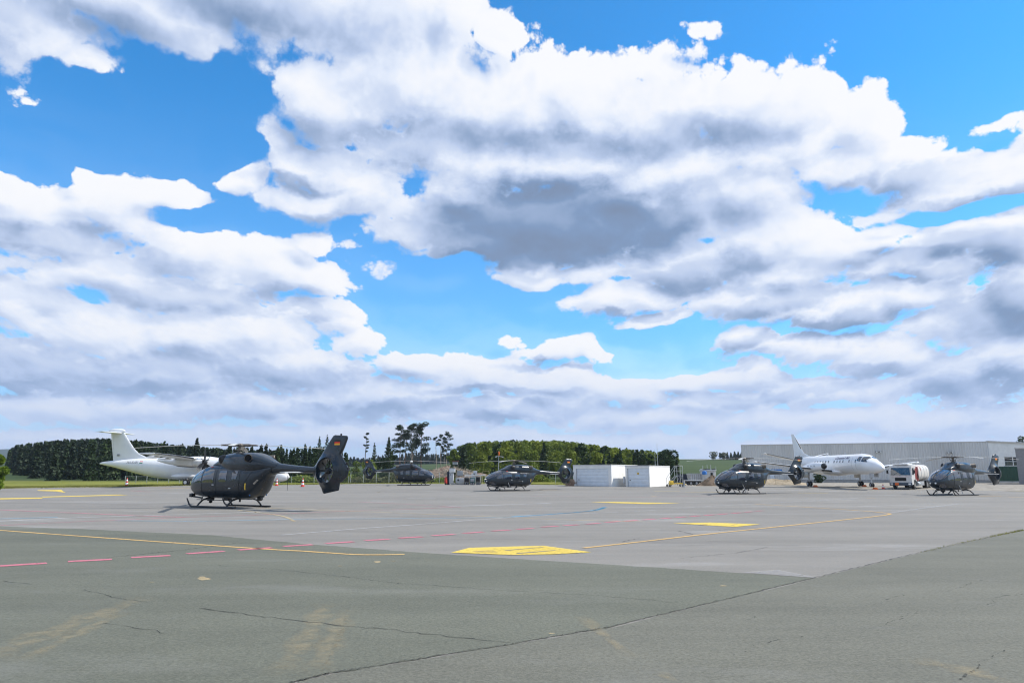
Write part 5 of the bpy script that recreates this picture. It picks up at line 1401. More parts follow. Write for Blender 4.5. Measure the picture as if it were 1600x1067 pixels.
m = MB(); m.tube([(0, 0, 0), (0, 0, .08), (0, 0, .1), (0, 0, .85), (0, 0, .9)], [.25, .25, .17, .17, .22], 14); o = m.build('cable_drum', greyp); o.location = (AT(1068, 92.5), 92.5, .35); tag(o, 'small grey drum on the ground right of the yellow tow bar', 'drum')

# ---------------------------------------------------------------- yard behind (containers, tanks, heaps)
def mound(name, u, Y, rx, ry, h, m_, lab, cat='heap', seed=0, peak=1.0):
    rr = random.Random(seed); b = MB(); nu, nv = 36, 14; vs = []
    ph = [rr.uniform(0, 6.28) for _ in range(6)]
    for j in range(nv + 1):
        t = j / nv
        for i in range(nu):
            a = 2 * PI * i / nu
            k = 1 + .13 * math.sin(2 * a + ph[0]) + .09 * math.sin(3 * a + ph[1]) + .05 * math.sin(7 * a + ph[2])
            z = h * (1 - t) ** peak * (1 + .15 * math.sin(3 * a + ph[3]) * t) if t > 0 else h
            vs.append((rx * t * k * math.cos(a), ry * t * k * math.sin(a), z + rr.uniform(-.05, .05) * h * (t < .98) - .12))
    b.add(vs, [(j * nu + i, j * nu + (i + 1) % nu, (j + 1) * nu + (i + 1) % nu, (j + 1) * nu + i) for j in range(nv) for i in range(nu)])
    o = b.build(name, m_); o.location = (AT(u, Y), Y, float(terr(AT(u, Y), Y)) - .0); o['kind'] = 'stuff'; return o
mound('soil_heap', 1113, 100, 2.6, 1.6, 1.55, M_soil, 'brown heap')
mound('sand_heap', 1208, 112, 5.2, 2.2, 1.0, M_sand, 'sand', seed=3, peak=.7)
mound('sand_heap', 1230, 110, 3.8, 1.8, .9, M_sand, 'sand', seed=5, peak=.8)
mound('brush_heap', 672, 150, 5.5, 4, 2.4, M_brush, 'brush', seed=8, peak=.6)
mound('brush_heap', 745, 148, 5.0, 4, 1.9, M_brush, 'brush', seed=11, peak=.6)
mound('brush_heap', 700, 158, 8, 5, 3.3, M_brush, 'brush', seed=12, peak=.7)
fp = mat('fibre_cement', (.42, .41, .39), .8, var=.12, dirt=(.28, .27, .24))
def yard():
    Y = 118.0
    def base(name, u, lab, cat, Yd=Y): return empty(name, (AT(u, Yd), Yd, .38), 0, lab, cat)
    w = lambda a, b, Yd=Y: (b - a) / 1140 * Yd
    r = base('skip_container', 1079.5, 'pale grey open skip left of the blue drum in the yard', 'skip')
    W = w(1079.5, 1098); m = MB()
    m.prism([(0, .3), (W, .3), (W + .1, 1.62), (-.25, 1.62)], 0, 1.8); m.build('body', fp, r)
    m = MB()
    for k in range(6): m.box(W * k / 5.6 + .02, W * k / 5.6 + .12, -.06, 0, .3, 1.6)
    m.build('rib', lightg, r); m = MB(); m.box(-.3, W + .15, -.1, 1.9, 1.62, 1.72, .02); m.build('rim', lightg, r)
    r = base('yard_cabin', 1099.5, 'pale cabin with a small dark opening below the white hopper unit', 'cabin')
    W = w(1099.5, 1119); m = MB(); m.box(0, W, 0, 2.2, 0, 2.15, .02); m.build('wall', mat('cabin_grey', (.50, .48, .45), .7, dirt=(.33, .28, .24)), r)
    m = MB(); m.box(w(1099, 1110), w(1099, 1113.5), -.02, .0, 1.35, 1.85); m.build('opening', black, r); m = MB(); m.box(-.1, W + .1, -.1, 2.3, 2.15, 2.28, .02); m.build('roof', lightg, r)
    for k, (u0, u1) in enumerate(((1099, 1111.5), (1112.5, 1119.5))):
        r = base('hopper_unit', u0, ('wide white ventilated unit', 'narrow white ventilated unit')[k] + ' with thin corner masts above the yard cabin', 'machine')
        W = w(u0, u1); z0 = 2.3; z1 = ZT(732.5 if k == 0 else 733.5, Y) - .38
        m = MB(); m.box(0, W, .1, 2.0, z0, z1, .03); bd = m.build('housing', lightg, r)
        m = MB()
        for q in range(5): m.box(.1, W - .1, .06, .1, z0 + .12 + q * (z1 - z0 - .2) / 5, z0 + .18 + q * (z1 - z0 - .2) / 5)
        m.build('louvre', greyp, bd)
        for q, (a, h) in enumerate(((0, 1.0), (W * .55, 1.3), (W, 1.2)) if k == 0 else ((W, .9),)):
            m = MB(); m.tube([(a, .1, z0), (a, .1, z1 + h * .55)], .045, 6); m.build('mast', galv, r)
    r = base('water_drum', 1098.5, 'blue drum standing among the pale yard equipment', 'drum'); Yd = 116
    r.location.y = 117; m = MB(); m.tube([(0, 0, 1.55), (0, 0, 1.6), (0, 0, 2.0), (0, 0, 2.1)], [.3, .36, .36, .25], 16); m.build('drum', bluep, r); m = MB(); m.box(-.4, .4, -.3, .3, 0, 1.55, .02); m.build('stand', fp, r)
    r = base('flatbed_trailer', 1072, 'low dark flatbed trailer with a pale deck in front of the pale skip', 'trailer', 106.0)
    W = w(1072, 1098, 106); m = MB(); m.box(0, W, 0, 1.7, .62, .74, .02); m.build('deck', lightg, r); m = MB(); m.box(.1, W - .2, .3, .45, .38, .615); m.box(.1, W - .2, 1.25, 1.4, .38, .615); m.build('chassis', blackp, r)
    for x in (.7, W - .9):
        for y in (.12, 1.58): t, r2 = MB(), MB(); wheel(t, r2, x, y, .30, .30, .2); a = t.build('wheel', black, r); r2.build('rim', greyp, a)
yard()
# ---------------------------------------------------------------- fuel station
def station():
    Y = 110.0; z = .40
    def base(name, u, lab, cat): return empty(name, (AT(u, Y), Y, z), 0, lab, cat)
    r = base('fire_extinguisher_cart', 696.8, 'red wheeled extinguisher left of the tall pale fuel pump', 'extinguisher')
    m = MB(); m.tube([(0, 0, .12), (0, 0, .2), (0, 0, .95), (0, 0, 1.1), (0, 0, 1.2)], [.16, .22, .22, .14, .05], 16); m.build('cylinder', redp, r)
    m = MB(); m.tube([(.0, .24, .1), (.0, .26, 1.3), (0, .05, 1.32)], .02, 6); m.tube([(.05, 0, 1.15), (.3, -.1, .8), (.28, 0, .3)], .02, 6); m.build('handle', black, r)
    for y in (-1, 1): t, q = MB(), MB(); wheel(t, q, y * .0, y * .26, .14, .14, .06); t.build('wheel', black, r)
    r = base('fuel_pump', 705, 'tall pale grey fuel pump with a dark side, right of the red extinguisher', 'fuel pump')
    m = MB(); m.box(-.62, -.28, 0, .8, 0, 1.95, .02); m.build('dark_panel', navy, r)
    m = MB(); m.box(-.28, .33, 0, .8, .15, 1.75, .03); b_ = m.build('cabinet', lightg, r); m = MB(); m.box(-.16, .0, -.02, 0, 1.45, 1.58); m.build('meter_window', black, b_)
    m = MB(); m.box(-.3, .55, -.1, .9, 1.85, 2.40, .03); m.build('head_box', whiteg, r); m = MB(); m.box(-.35, .6, -.15, .95, 2.40, 2.47); m.build('cover', galv, r)
    m = MB(); m.tube([(.38, 0, 1.6), (.55, -.1, 1.2), (.5, -.1, .6), (.7, -.1, .2), (1.1, -.1, .12)], .035, 8); m.build('hose', black, r)
    r = base('fuel_tank', 714, 'pale square fuel tank on a plinth right of the fuel pump', 'tank')
    m = MB(); m.box(-.2, 1.1, 0, 1.0, .3, 1.0, .04); m.build('tank', lightg, r); m = MB(); m.box(-.9, 1.2, -.1, 1.1, 0, .28, .02); m.build('plinth', concrete, r); m = MB(); m.tube([(.2, -.01, .7), (.2, -.05, .7)], .14, 16); m.build('inlet', black, r)
    r = base('pipe_manifold', 715, 'grey valve cabinet on thin legs behind the square fuel tank', 'cabinet'); r.location.y += 1.6
    m = MB(); m.box(-.2, .7, 0, .4, 1.35, 2.1, .03); m.build('cabinet', greyp, r); m = MB()
    for x in (-.1, .6): m.tube([(x, .2, 0), (x, .2, 1.4)], .04, 6)
    m.tube([(1.3, .2, 0), (1.3, .2, 1.9)], .05, 6); m.build('leg', galv, r)
    # ground equipment row
    def unit(u0, u1, h, mt, lab, name, cat, Yd, dz=.0, det=0):
        r = empty(name, (AT(u0, Yd), Yd, z), 0, lab, cat); W = (u1 - u0) / 1140 * Yd
        m = MB(); m.box(0, W, 0, .9, .28 + dz, h, .05); b_ = m.build('housing', mt, r)
        m = MB(); m.box(.1, W - .1, -.02, 0, .28 + dz + (h - .28) * .25, h - .12, .01); m.build('grille', black if det else greyp, b_)
        m = MB(); m.box(0.05, W - .05, .1, .8, .2, .27 + dz); m.build('chassis', blackp, r)
        for x in (.22, W - .22):
            for y in (0, .9): t, q = MB(), MB(); wheel(t, q, x, y, .2, .2, .12); a = t.build('wheel', black, r); q.build('rim', greyp, a)
        return r
    unit(725, 733.5, 1.12, mat('khaki_paint', (.22, .20, .17), .6), 'khaki ground power cart right of the square fuel tank', 'ground_power_cart', 'cart', 109, det=1)
    unit(734, 742, 1.05, mat('teal_paint', (.02, .085, .085), .5), 'teal ground power cart behind the middle helicopter nose', 'ground_power_cart', 'cart', 108.5)
    unit(743, 751, 1.25, mat('khaki_paint', (.22, .20, .17), .6), 'khaki compressor cart nearest the middle helicopter nose', 'compressor_cart', 'cart', 109.5, det=1)
    r = empty('loading_frame', (AT(726, 111.5), 111.5, z), 0, 'long pale pipe rack on thin legs above the ground carts', 'rack')
    W = (758 - 726) / 1140 * 111.5; m = MB(); m.tube([(0, 0, 1.45), (W, 0, 1.45)], .06, 6); m.tube([(0, .6, 1.25), (W, .6, 1.5)], .05, 6); m.build('rail', lightg, r)
    for k in range(6): m = MB(); m.tube([(W * k / 5, .0, 0), (W * k / 5, .0, 1.45)], .035, 6); m.build('leg', lightg, r)
    r = empty('goal_frame', (AT(753.5, 118), 118, z), 0, 'thin yellowish pipe frame behind the middle helicopter nose', 'frame')
    m = MB(); W = (764 - 753.5) / 1140 * 118; m.tube([(0, 0, 0), (0, 0, 2.0), (W, 0, 2.05), (W, 0, 0)], .04, 6); m.build('tube', mat('yellow_faded', (.5, .42, .22), .6), r)
    for k, (u, v, hh) in enumerate(((739.5, 740, 1.7), (742.5, 738, 2.1))):
        m = MB(); m.box(-.28, .28, 0, .06, hh - .75, hh, .01); o = m.build('notice_board', lightg); o.location = (AT(u, 112.5), 112.5, z)
        p = MB(); p.tube([(0, .1, 0), (0, .1, hh)], .04, 6); p.build('post', galv, o); tag(o, ('lower', 'higher')[k] + ' of the two pale notice boards behind the teal cart', 'notice board')
    # mobile mast with red lamp and cross arm
    r = empty('windsock_mast', (AT(779, 150), 150, float(terr(AT(779, 150), 150))), 0, 'mast with a hanging orange windsock and lamp arm in front of the mixed wood', 'windsock')
    h = ZT(704.5, 150) - float(terr(AT(779, 150), 150))
    m = MB(); m.tube([(0, 0, 0), (0, 0, h)], [.09, .05], 8); m.build('mast', galv, r)
    m = MB(); m.tube([(.0, 0, h - .1), (.08, 0, h - .5), (.05, 0, h - .95)], [.20, .16, .08], 10); m.build('windsock', orangep, r)
    m = MB(); m.tube([(-.6, 0, h - 1.0), (.9, 0, h - 1.15)], .06, 6); m.build('cross_arm', lightg, r)
    for x in (-.55, .85): m = MB(); m.box(x - .16, x + .16, -.15, .1, h - 1.3, h - 1.12, .02); m.build('lamp', lightg, r)
    # small hut on a mast among the trees
    r = empty('observation_hut', (AT(711, 175), 175, float(terr(AT(711, 175), 175))), 0, 'small pale raised hut with a reddish roof at the wood edge above the fuel pump', 'hut')
    h = ZT(721, 175) - r.location.z; m = MB(); m.box(-.6, .6, -.5, .5, h - .7, h, .02); m.build('wall', lightg, r); m = MB(); m.box(-.75, .75, -.65, .65, h, h + .14); m.build('roof', mat('red_roof', (.28, .09, .06), .7), r)
    for x in (-.5, .5): m = MB(); m.tube([(x, 0, 0), (x, 0, h - .7)], .07, 6); m.build('leg', bark, r)
station()

# ---------------------------------------------------------------- vegetation
rng = np.random.default_rng(11)
def tris(cent, size, rg, flat=.0, droop=None):
    """leaf clumps: one crooked quad per centre"""
    n = len(cent)
    a = rg.normal(size=(n, 3)); a[:, 2] *= (1 - flat); a /= np.linalg.norm(a, axis=1)[:, None]
    b = rg.normal(size=(n, 3)); b[:, 2] *= (1 - flat); b -= (a * b).sum(1)[:, None] * a; b /= np.linalg.norm(b, axis=1)[:, None]
    s = (size * rg.uniform(.6, 1.4, n))[:, None]
    return np.stack([cent - a * s, cent + b * s * .7, cent + a * s * .9, cent - b * s * .6], 1).reshape(-1, 3)
def conifer_pts(h, r, n, rg, base=.08, full=1.0):
    t = rg.uniform(0, 1, n) ** .75; t = 1 - t * (1 - base)          # t = 1 top
    t = 1 - (1 - t)
    z = base + (1 - base) * rg.beta(1.0, 1.5, n)
    lay = np.abs(((z * 13 + rg.uniform(0, 1)) % 1) - .5) * 2
    rad = r * (1 - (z - base) / (1 - base)) ** .85 * (.55 + .45 * lay) * rg.uniform(.35, 1.05, n) ** .5 + .03
    a = rg.uniform(0, 2 * PI, n); k = 1 + .22 * np.sin(3 * a + rg.uniform(0, 6)) * full
    return np.stack([rad * k * np.cos(a), rad * k * np.sin(a), z * h - rad * .18], 1)
def broad_pts(h, r, n, rg, base=.25, nb=9):
    c = []
    for _ in range(nb):
        u = rg.uniform(0, 2 * PI); q = rg.uniform(.05, .75); zc = rg.uniform(base + .12, .86)
        w = math.sqrt(max(.05, 1 - ((zc - .58) / .5) ** 2)); c.append((r * q * w * math.cos(u), r * q * w * math.sin(u), zc * h, rg.uniform(.32, .52) * r))
    c.append((0, 0, .9 * h, .35 * r))
    c = np.array(c); i = rg.integers(0, len(c), n)
    d = rg.normal(size=(n, 3)); d /= np.linalg.norm(d, axis=1)[:, None]
    rr = c[i, 3] * rg.uniform(.55, 1.05, n) ** .6
    return c[i, :3] + d * rr[:, None] * np.array([1, 1, .85])
def mesh_from(name, V, m_, parent=None, mats=None, idx=None):
    me = bpy.data.meshes.new(name); nq = len(V) // 4
    me.vertices.add(len(V)); me.vertices.foreach_set('co', V.astype(np.float32).ravel())
    me.loops.add(len(V)); me.loops.foreach_set('vertex_index', np.arange(len(V), dtype=np.int32))
    me.polygons.add(nq); me.polygons.foreach_set('loop_start', np.arange(0, len(V), 4, dtype=np.int32)); me.polygons.foreach_set('loop_total', np.full(nq, 4, dtype=np.int32))
    for q in (m_ if isinstance(m_, list) else [m_]): me.materials.append(q)
    if idx is not None: me.polygons.foreach_set('material_index', idx.astype(np.int32))
    me.update(calc_edges=True)
    o = bpy.data.objects.new(name, me); COL.objects.link(o)
    if parent is not None: o.parent = parent
    return o
def tree(name, u, Y, vtop, wid, kind, mt, lab, cat='tree', group=None, zb=None, seed=1, base=None, n=None, trunkm=bark, lean=0.0, leaf=None):
    x = AT(u, Y); z0 = float(terr(x, Y)) if zb is None else zb
    h = ZT(vtop, Y) - z0; r = wid / 1140 * Y; rg = np.random.default_rng(seed)
    root = empty(name, (x, Y, z0), rg.uniform(0, 6), lab, cat, group); root.rotation_euler.z = 0
    leaf = leaf or max(.16, r * .075)
    def trunk_at(t): return Vector((lean * h * t * t + .012 * h * math.sin(t * 5 + seed), .01 * h * math.sin(t * 4), h * t))
    m = MB(); tr = max(.09, h * .011)
    m.tube([trunk_at(t) - Vector((0, 0, .3 if t == 0 else 0)) for t in (0, .1, .3, .5, .7, .85, .97)], [tr * 1.3, tr, tr * .85, tr * .7, tr * .5, tr * .3, tr * .08], 8)
    if kind == 'conifer':
        P = conifer_pts(h, r, n or 1500, rg, base if base is not None else .06)
    elif kind == 'broad':
        P = broad_pts(h, r, n or 2200, rg, base if base is not None else .2, 12)
        for k in range(7):
            a = rg.uniform(0, 6.28); t = rg.uniform(.3, .65); p = trunk_at(t); q = p + Vector((math.cos(a) * r * .6, math.sin(a) * r * .6, h * .18)); m.tube([p, (p + q) / 2 + Vector((0, 0, .04 * h)), q], [tr * .5, tr * .3, tr * .1], 6)
    else:   # pine with a bare stem and flat clumps of needles on side limbs
        b0 = base if base is not None else .5; cs = []
        nl = 15 if r > 1.5 else 9
        for k in range(nl):
            t = b0 + (1 - b0) * (k + rg.uniform(0, .8)) / nl; a = rg.uniform(0, 6.28) if k % 2 else (rg.choice([0, PI]) + rg.uniform(-.7, .7))
            s_ = r * (1.0 - .55 * max(0, (t - b0) / (1 - b0) - .35) / .65) * rg.uniform(.55, 1.0); s_ *= (.55 + .45 * min(1, (t - b0) / (1 - b0) / .3 + .2))
            p = trunk_at(min(t, .96)); q = p + Vector((math.cos(a) * s_, math.sin(a) * s_ * .8, rg.uniform(-.02, .10) * h * .5)); m.tube([p, (p + q) / 2 + Vector((0, 0, .01 * h)), q], [tr * .38, tr * .22, tr * .08], 5)
            for f in (.55, 1.0): c = p.lerp(q, f); cs.append((c.x, c.y, c.z, r * rg.uniform(.30, .46)))
        c = trunk_at(.95); cs.append((c.x, c.y, c.z, r * .36)); cs = np.array(cs)
        for k in range(5):
            t = rg.uniform(b0 * .55, b0); a = rg.uniform(0, 6.28); p = trunk_at(t); m.tube([p, p + Vector((math.cos(a) * r * .35, math.sin(a) * r * .35, -.01 * h))], [tr * .25, tr * .06], 5)
        N = int((n or 1500) * 1.8); i = rg.integers(0, len(cs), N); d = rg.normal(size=(N, 3)); d /= np.linalg.norm(d, axis=1)[:, None]
        P = cs[i, :3] + d * (cs[i, 3] * rg.uniform(.2, 1.05, N) ** .5)[:, None] * np.array([1, 1, .55])
    m.build('trunk', trunkm, root)
    mesh_from('crown', tris(P, leaf, rg, .25), mt, root)
    return root
pine = 'tall Scots pines above the farthest helicopter'
tree('pine_tree', 570, 215, 674, 5, 'pine', f_pine, 'lone thin pine with a small crown, standing left of the other tall trees', base=.55, seed=3, n=500)
tree('spruce_tree', 583.5, 160, 691.5, 9, 'conifer', f_pine, 'loose greyish conifer between the lone thin pine and the broad spruce', base=.12, seed=5, n=900)
tree('spruce_tree', 606, 150, 682, 15, 'conifer', f_spruce, 'broad full conifer immediately left of the tall pines', base=.05, seed=6, n=2300)
tree('leafy_tree', 613, 154, 691, 9, 'broad', f_leafd, 'rounded green tree touching the right side of the broad conifer', base=.35, seed=8, n=900)
tree('pine_tree', 624.5, 230, 664, 12, 'pine', f_pine, 'leftmost of the three tallest pines', base=.45, seed=9, n=1500, trunkm=barkpine, group=pine)
tree('pine_tree', 632, 236, 668, 10, 'pine', f_pine, 'pine partly hidden between the leftmost and the middle tallest pine', base=.5, seed=10, n=900, lean=.03, trunkm=barkpine, group=pine)
tree('pine_tree', 642, 232, 660.5, 12, 'pine', f_pine, 'middle and highest of the three tallest pines', base=.5, seed=12, n=1500, trunkm=barkpine, group=pine)
tree('pine_tree', 657.5, 228, 661, 14, 'pine', f_pine, 'rightmost of the three tallest pines, with drooping side limbs', base=.42, seed=15, n=1700, trunkm=barkpine, group=pine)
tree('leafy_tree', 642, 205, 681, 9, 'broad', f_pine, 'lighter slender tree with a forked stem in front of the tallest pines', base=.5, seed=17, n=800, trunkm=barkpale)
tree('birch_tree', 680.5, 225, 680, 5, 'pine', f_pine, 'thinnest pale stemmed tree right of the tallest pines', base=.72, seed=19, n=260, trunkm=barkpale)
tree('birch_tree', 688.5, 228, 676.5, 6, 'pine', f_pine, 'pale stemmed tree whose crown touches the roundest high crown', base=.62, seed=21, n=420, trunkm=barkpale)
tree('birch_tree', 697.5, 222, 675, 9, 'pine', f_pine, 'pale stemmed tree with the widest round crown, left of the mixed wood', base=.55, seed=22, n=900, trunkm=barkpale)
tree('birch_tree', 693, 220, 690, 5, 'pine', f_pine, 'low branched pale stem between the two round high crowns', base=.5, seed=24, n=350, trunkm=barkpale)
for k, (u, vt, w_, Y, lab) in enumerate(((496.5, 680.5, 11, 190, 'left one of the twin spruces rising behind the tail fin of the nearest helicopter'), (508.5, 677.5, 11, 192, 'right one of the twin spruces rising behind the tail fin of the nearest helicopter'), (474, 692.5, 9, 188, 'pointed spruce left of the twin spruces'), (541, 708, 7, 180, 'small spruce right of the tail fin of the nearest helicopter'))):
    tree('spruce_tree', u, Y, vt, w_, 'conifer', f_spruce, lab, base=.03, seed=30 + k, n=1300)
tree('leafy_tree', 556, 150, 722, 17, 'broad', f_mixed, 'bushy green tree behind the tail of the farthest helicopter', base=.0, seed=40, n=1500)
tree('leafy_tree', 578, 146, 719, 17, 'broad', f_leaf, 'rounded bush behind the tail boom of the farthest helicopter', base=.0, seed=41, n=1500)
tree('leafy_tree', 598, 152, 716, 15, 'broad', f_leafd, 'dark green bush under the broad full conifer', base=.0, seed=42, n=1400)
tree('leafy_tree', 532, 150, 724, 12, 'broad', f_mixed, 'small bush right behind the tail fin of the nearest helicopter', base=.0, seed=43, n=900)
tree('leafy_tree', -5, 82, 709, 16, 'broad', f_bright, 'bright yellow green tree cut off by the left edge', base=.02, seed=44, n=4200, leaf=.16)
tree('leafy_tree', 1603, 165, 677, 14, 'broad', f_leafd, 'dark tree top showing over the roof at the right edge', base=.3, seed=45, n=1400)
tree('leafy_tree', 706, 146, 728, 9, 'broad', f_leafd, 'green shrub growing out of the brushwood above the fuel pump', 'shrub', base=0, seed=46, n=700)
tree('leafy_tree', 619, 145, 742, 12, 'broad', f_olive, 'pale olive shrub behind the fence left of the farthest helicopter', 'shrub', base=0, seed=47, n=600)
tree('leafy_tree', 1280, 141, 739.5, 11, 'broad', f_leafd, 'dark green bush at the hangar foot under the white airliner wing', 'shrub', base=0, seed=48, n=900)
tree('leafy_tree', 1043, 170, 703, 21, 'broad', f_leafd, 'round dark tree at the right end of the mixed wood', base=.05, seed=49, n=3000)
for k, (u, vt, w_, kd, mt, lab) in enumerate(((1117, 706, 7, 'broad', f_olive, 'pale olive tree on the ridge, first from the left'), (1127, 707.5, 5, 'broad', f_leafd, 'small dark tree on the ridge right of the pale olive one'), (1133, 706.5, 6, 'broad', f_olive, 'second pale olive tree on the ridge'), (1138.5, 706, 3, 'conifer', f_spruce, 'thin spruce on the ridge before the dark spruces'), (1144, 706.5, 4, 'conifer', f_spruce, 'leftmost of the dark spruces beside the hangar'), (1150, 704.5, 5, 'conifer', f_spruce, 'second dark spruce beside the hangar'), (1155.5, 705, 5, 'conifer', f_spruce, 'third dark spruce beside the hangar'), (1160.5, 706, 5, 'conifer', f_spruce, 'dark spruce half hidden by the hangar corner'))):
    tree('spruce_tree' if kd == 'conifer' else 'leafy_tree', u, 560, vt, w_, kd, mt, lab, base=.0 if kd == 'conifer' else .05, seed=60 + k, n=700, leaf=.42)

def wood(name, urange, sky, Y0, Y1, rows, sp, kinds, seed, leaf, nleaf, jit=2.0, front=None, minh=4.5, maxh=17):
    """a wood that reads as one mass, its top following the crest line seen from the airfield"""
    rg = np.random.default_rng(seed); V = []; I = []; mats = []
    for k in kinds:
        if k[1] not in mats: mats.append(k[1])
    for j in range(rows):
        Y = Y0 + (Y1 - Y0) * j / max(1, rows - 1)
        du = sp / Y * 1140
        u = urange[0] + rg.uniform(0, du)
        while u < urange[1]:
            Yt = Y + rg.uniform(-.5, .5) * (Y1 - Y0) / rows
            if front is not None: Yt += float(np.interp(u, *front))
            x = AT(u, Yt); z0 = float(terr(x, Yt)); vs_ = float(np.interp(u, *sky)) + abs(rg.normal()) * jit
            h = ZT(vs_, Yt) - z0
            lim = maxh * rg.uniform(.75, 1.0)
            h = min(max(h, minh * rg.uniform(.7, 1.2)), lim)
            kd, mt, wr = kinds[rg.choice(len(kinds), p=[k[3] for k in kinds])][:3] if len(kinds[0]) > 3 else kinds[rg.integers(len(kinds))]
            n = int(nleaf * rg.uniform(.8, 1.2) * (h / 12) ** 1.2) + 40; r = h * wr * rg.uniform(.8, 1.2)
            P = conifer_pts(h, r, n, rg, .0, .5) if kd == 'conifer' else broad_pts(h, r, n, rg, .0, 8)
            P += np.array([x, Yt, z0]); q = tris(P, leaf * (Yt / Y0) ** .5, rg, .2); V.append(q); I.append(np.full(len(q) // 4, mats.index(mt)))
            u += du * rg.uniform(.75, 1.3)
    o = mesh_from(name, np.concatenate(V), mats, None, idx=np.concatenate(I)); o['kind'] = 'stuff'
    return o
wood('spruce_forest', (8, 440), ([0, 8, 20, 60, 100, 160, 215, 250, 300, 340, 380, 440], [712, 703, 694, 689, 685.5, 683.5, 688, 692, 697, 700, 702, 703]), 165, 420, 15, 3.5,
     [('conifer', f_spruce_shade, .20, .7), ('conifer', f_spruce, .20, .3)], 5, .42, 560, jit=1.9, front=([0, 30, 75], [120, 60, 0]), minh=8, maxh=20)
wood('spruce_forest', (418, 545), ([410, 425, 440, 470, 500, 530, 545], [716, 706, 700, 697, 695, 706, 722]), 150, 215, 6, 3.4,
     [('conifer', f_spruce, .2, .8), ('broad', f_leafd, .3, .2)], 6, .28, 1000, jit=2.2, minh=6)
wood('mixed_wood', (706, 1062), ([690, 706, 716, 735, 770, 830, 880, 920, 960, 1000, 1030, 1062], [722, 702, 696, 689.5, 687, 686, 687, 692, 697, 701, 704, 712]), 160, 300, 10, 4.0,
     [('broad', f_mixed, .30, .38), ('broad', f_leaf, .30, .22), ('conifer', f_spruce, .20, .28), ('broad', f_leafd, .3, .12)], 7, .28, 1250, jit=2.4, minh=5, front=([690, 720, 760, 1062], [12, 0, 0, 0]))
wood('mixed_wood', (940, 1058), ([930, 960, 1000, 1030, 1058], [703, 703, 705, 707, 712]), 140, 158, 3, 4.4,
     [('conifer', f_spruce, .2, .6), ('broad', f_leafd, .28, .4)], 17, .28, 1200, jit=3, minh=5)
wood('distant_forest', (300, 720), ([300, 540, 620, 632, 642, 655, 668, 680, 700, 720], [705, 716, 714, 708, 705, 705.5, 710, 708, 707, 704]), 640, 760, 4, 4.5,
     [('conifer', f_far, .2)], 8, 1.1, 260, jit=3, minh=8, maxh=22)
def shrub_row(name, u0, u1, Y, h, mt, seed, n=900, leaf=.14):
    rg = np.random.default_rng(seed); x = rg.uniform(AT(u0, Y), AT(u1, Y), n); y = Y + rg.normal(0, 1.1, n)
    z = terr(x, y) + rg.beta(1.2, 1.8, n) * h * (.55 + .45 * np.sin(x * .7 + seed) * np.sin(x * .23))
    o = mesh_from(name, tris(np.stack([x, y, z], 1), leaf, rg, 0), mt); o['kind'] = 'stuff'; return o
shrub_row('undergrowth', 430, 552, 142, 2.6, f_mixed, 3, 5200, .24)
shrub_row('undergrowth', 548, 660, 139, 2.6, f_olive, 4, 3600, .20)
shrub_row('undergrowth', 655, 760, 143, 1.6, f_mixed, 14, 2200, .2)
shrub_row('undergrowth', 775, 900, 145, 2.2, f_mixed, 5, 4200, .22)
shrub_row('undergrowth', 880, 1062, 136, 2.2, f_leafd, 6, 5200, .24)
# cut branches on the brush heaps
def sticks():
    rg = np.random.default_rng(5); b = MB()
    for _ in range(900):
        u = rg.uniform(652, 762); Y = rg.uniform(143, 157); x = AT(u, Y); z = float(terr(x, Y)) + rg.uniform(.1, 2.7) * math.sin(min(1, max(0, (u - 648) / 114)) * PI) ** .5
        d = Vector(rg.normal(size=3)); d.z *= .5; d.normalize(); L = rg.uniform(.3, 1.1)
        b.tube([Vector((x, Y, z)) - d * L, Vector((x, Y, z)) + d * L], [.045, .02], 3, False)
    o = b.build('brushwood', [barkpale], fix=False); o['kind'] = 'stuff'
sticks()
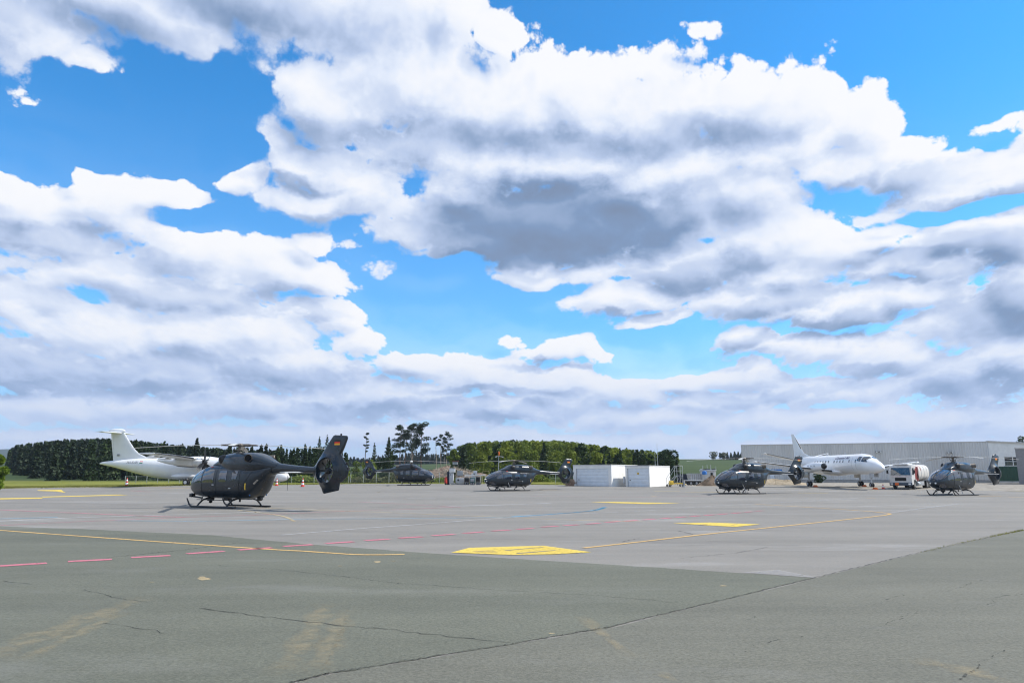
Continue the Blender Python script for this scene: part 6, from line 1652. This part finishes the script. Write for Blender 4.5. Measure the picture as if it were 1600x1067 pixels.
# grass fringe along the verge and tufts in the pavement joint
def fringe(name, pts, n, h, mt, seed, spread=.8):
    rg = np.random.default_rng(seed); P = np.array(pts); t = rg.uniform(0, len(P) - 1.001, n); i = t.astype(int); f = (t - i)[:, None]
    c = P[i] * (1 - f) + P[i + 1] * f; c = c + rg.normal(0, spread, c.shape); z = gz(c[:, 0], c[:, 1])
    w = rg.uniform(.008, .02, n) * (h / .12); hh = h * rg.uniform(.4, 1.2, n); a = rg.uniform(0, 6.28, n); lx = rg.normal(0, .3, n) * hh; ly = rg.normal(0, .3, n) * hh
    V = np.stack([np.stack([c[:, 0] - w * np.cos(a), c[:, 1] - w * np.sin(a), z], 1), np.stack([c[:, 0] + w * np.cos(a), c[:, 1] + w * np.sin(a), z], 1), np.stack([c[:, 0] + lx + w * .2, c[:, 1] + ly, z + hh], 1), np.stack([c[:, 0] + lx - w * .2, c[:, 1] + ly, z + hh], 1)], 1).reshape(-1, 3)
    o = mesh_from(name, V, mt); o['kind'] = 'stuff'; return o
f_verge = foliage_mat('verge_grass', (.12, .14, .022), (.30, .28, .07), .8, .3)
fringe('verge_grass', [(p[0], p[1] + 2.2) for p in far_edge[:5]], 9000, .20, f_verge, 1, 1.0)
fringe('verge_grass', [(p[0], p[1] + 1.5) for p in far_edge[4:10]], 9000, .18, f_verge, 2, .9)
fringe('joint_grass', [G(1440, 863), G(1500, 849), G(1545, 839.5)], 160, .045, f_verge, 3, .03)
fringe('joint_grass', [G(1546, 839), G(1600, 828.3)], 380, .05, f_verge, 4, .035)

# pale track along the top of the field
b = MB(); xs = np.arange(AT(1000, 585), AT(1180, 585), 5); vs = []
for x in xs:
    for y in (583, 592): vs.append((float(x), y, float(terr(x, y)) + .12))
b.add(vs, [(2 * i, 2 * i + 2, 2 * i + 3, 2 * i + 1) for i in range(len(xs) - 1)])
struct(b.build('field_track', mat('track', (.42, .37, .27), .9)))

# ---------------------------------------------------------------- air
def haze():
    b = MB(); b.box(-2700, 2700, -1900, 5100, -3, 118); o = b.build('haze', [])
    o['kind'] = 'stuff'
    m = bpy.data.materials.new('air'); m.use_nodes = True; m.node_tree.nodes.clear(); T = NT(m.node_tree)
    v = T.n('ShaderNodeVolumePrincipled'); v.inputs['Color'].default_value = (.72, .84, 1, 1); v.inputs['Density'].default_value = .00011; v.inputs['Anisotropy'].default_value = .2
    out = T.n('ShaderNodeOutputMaterial'); T.nt.links.new(v.outputs[0], out.inputs['Volume'])
    o.data.materials.append(m)
haze()
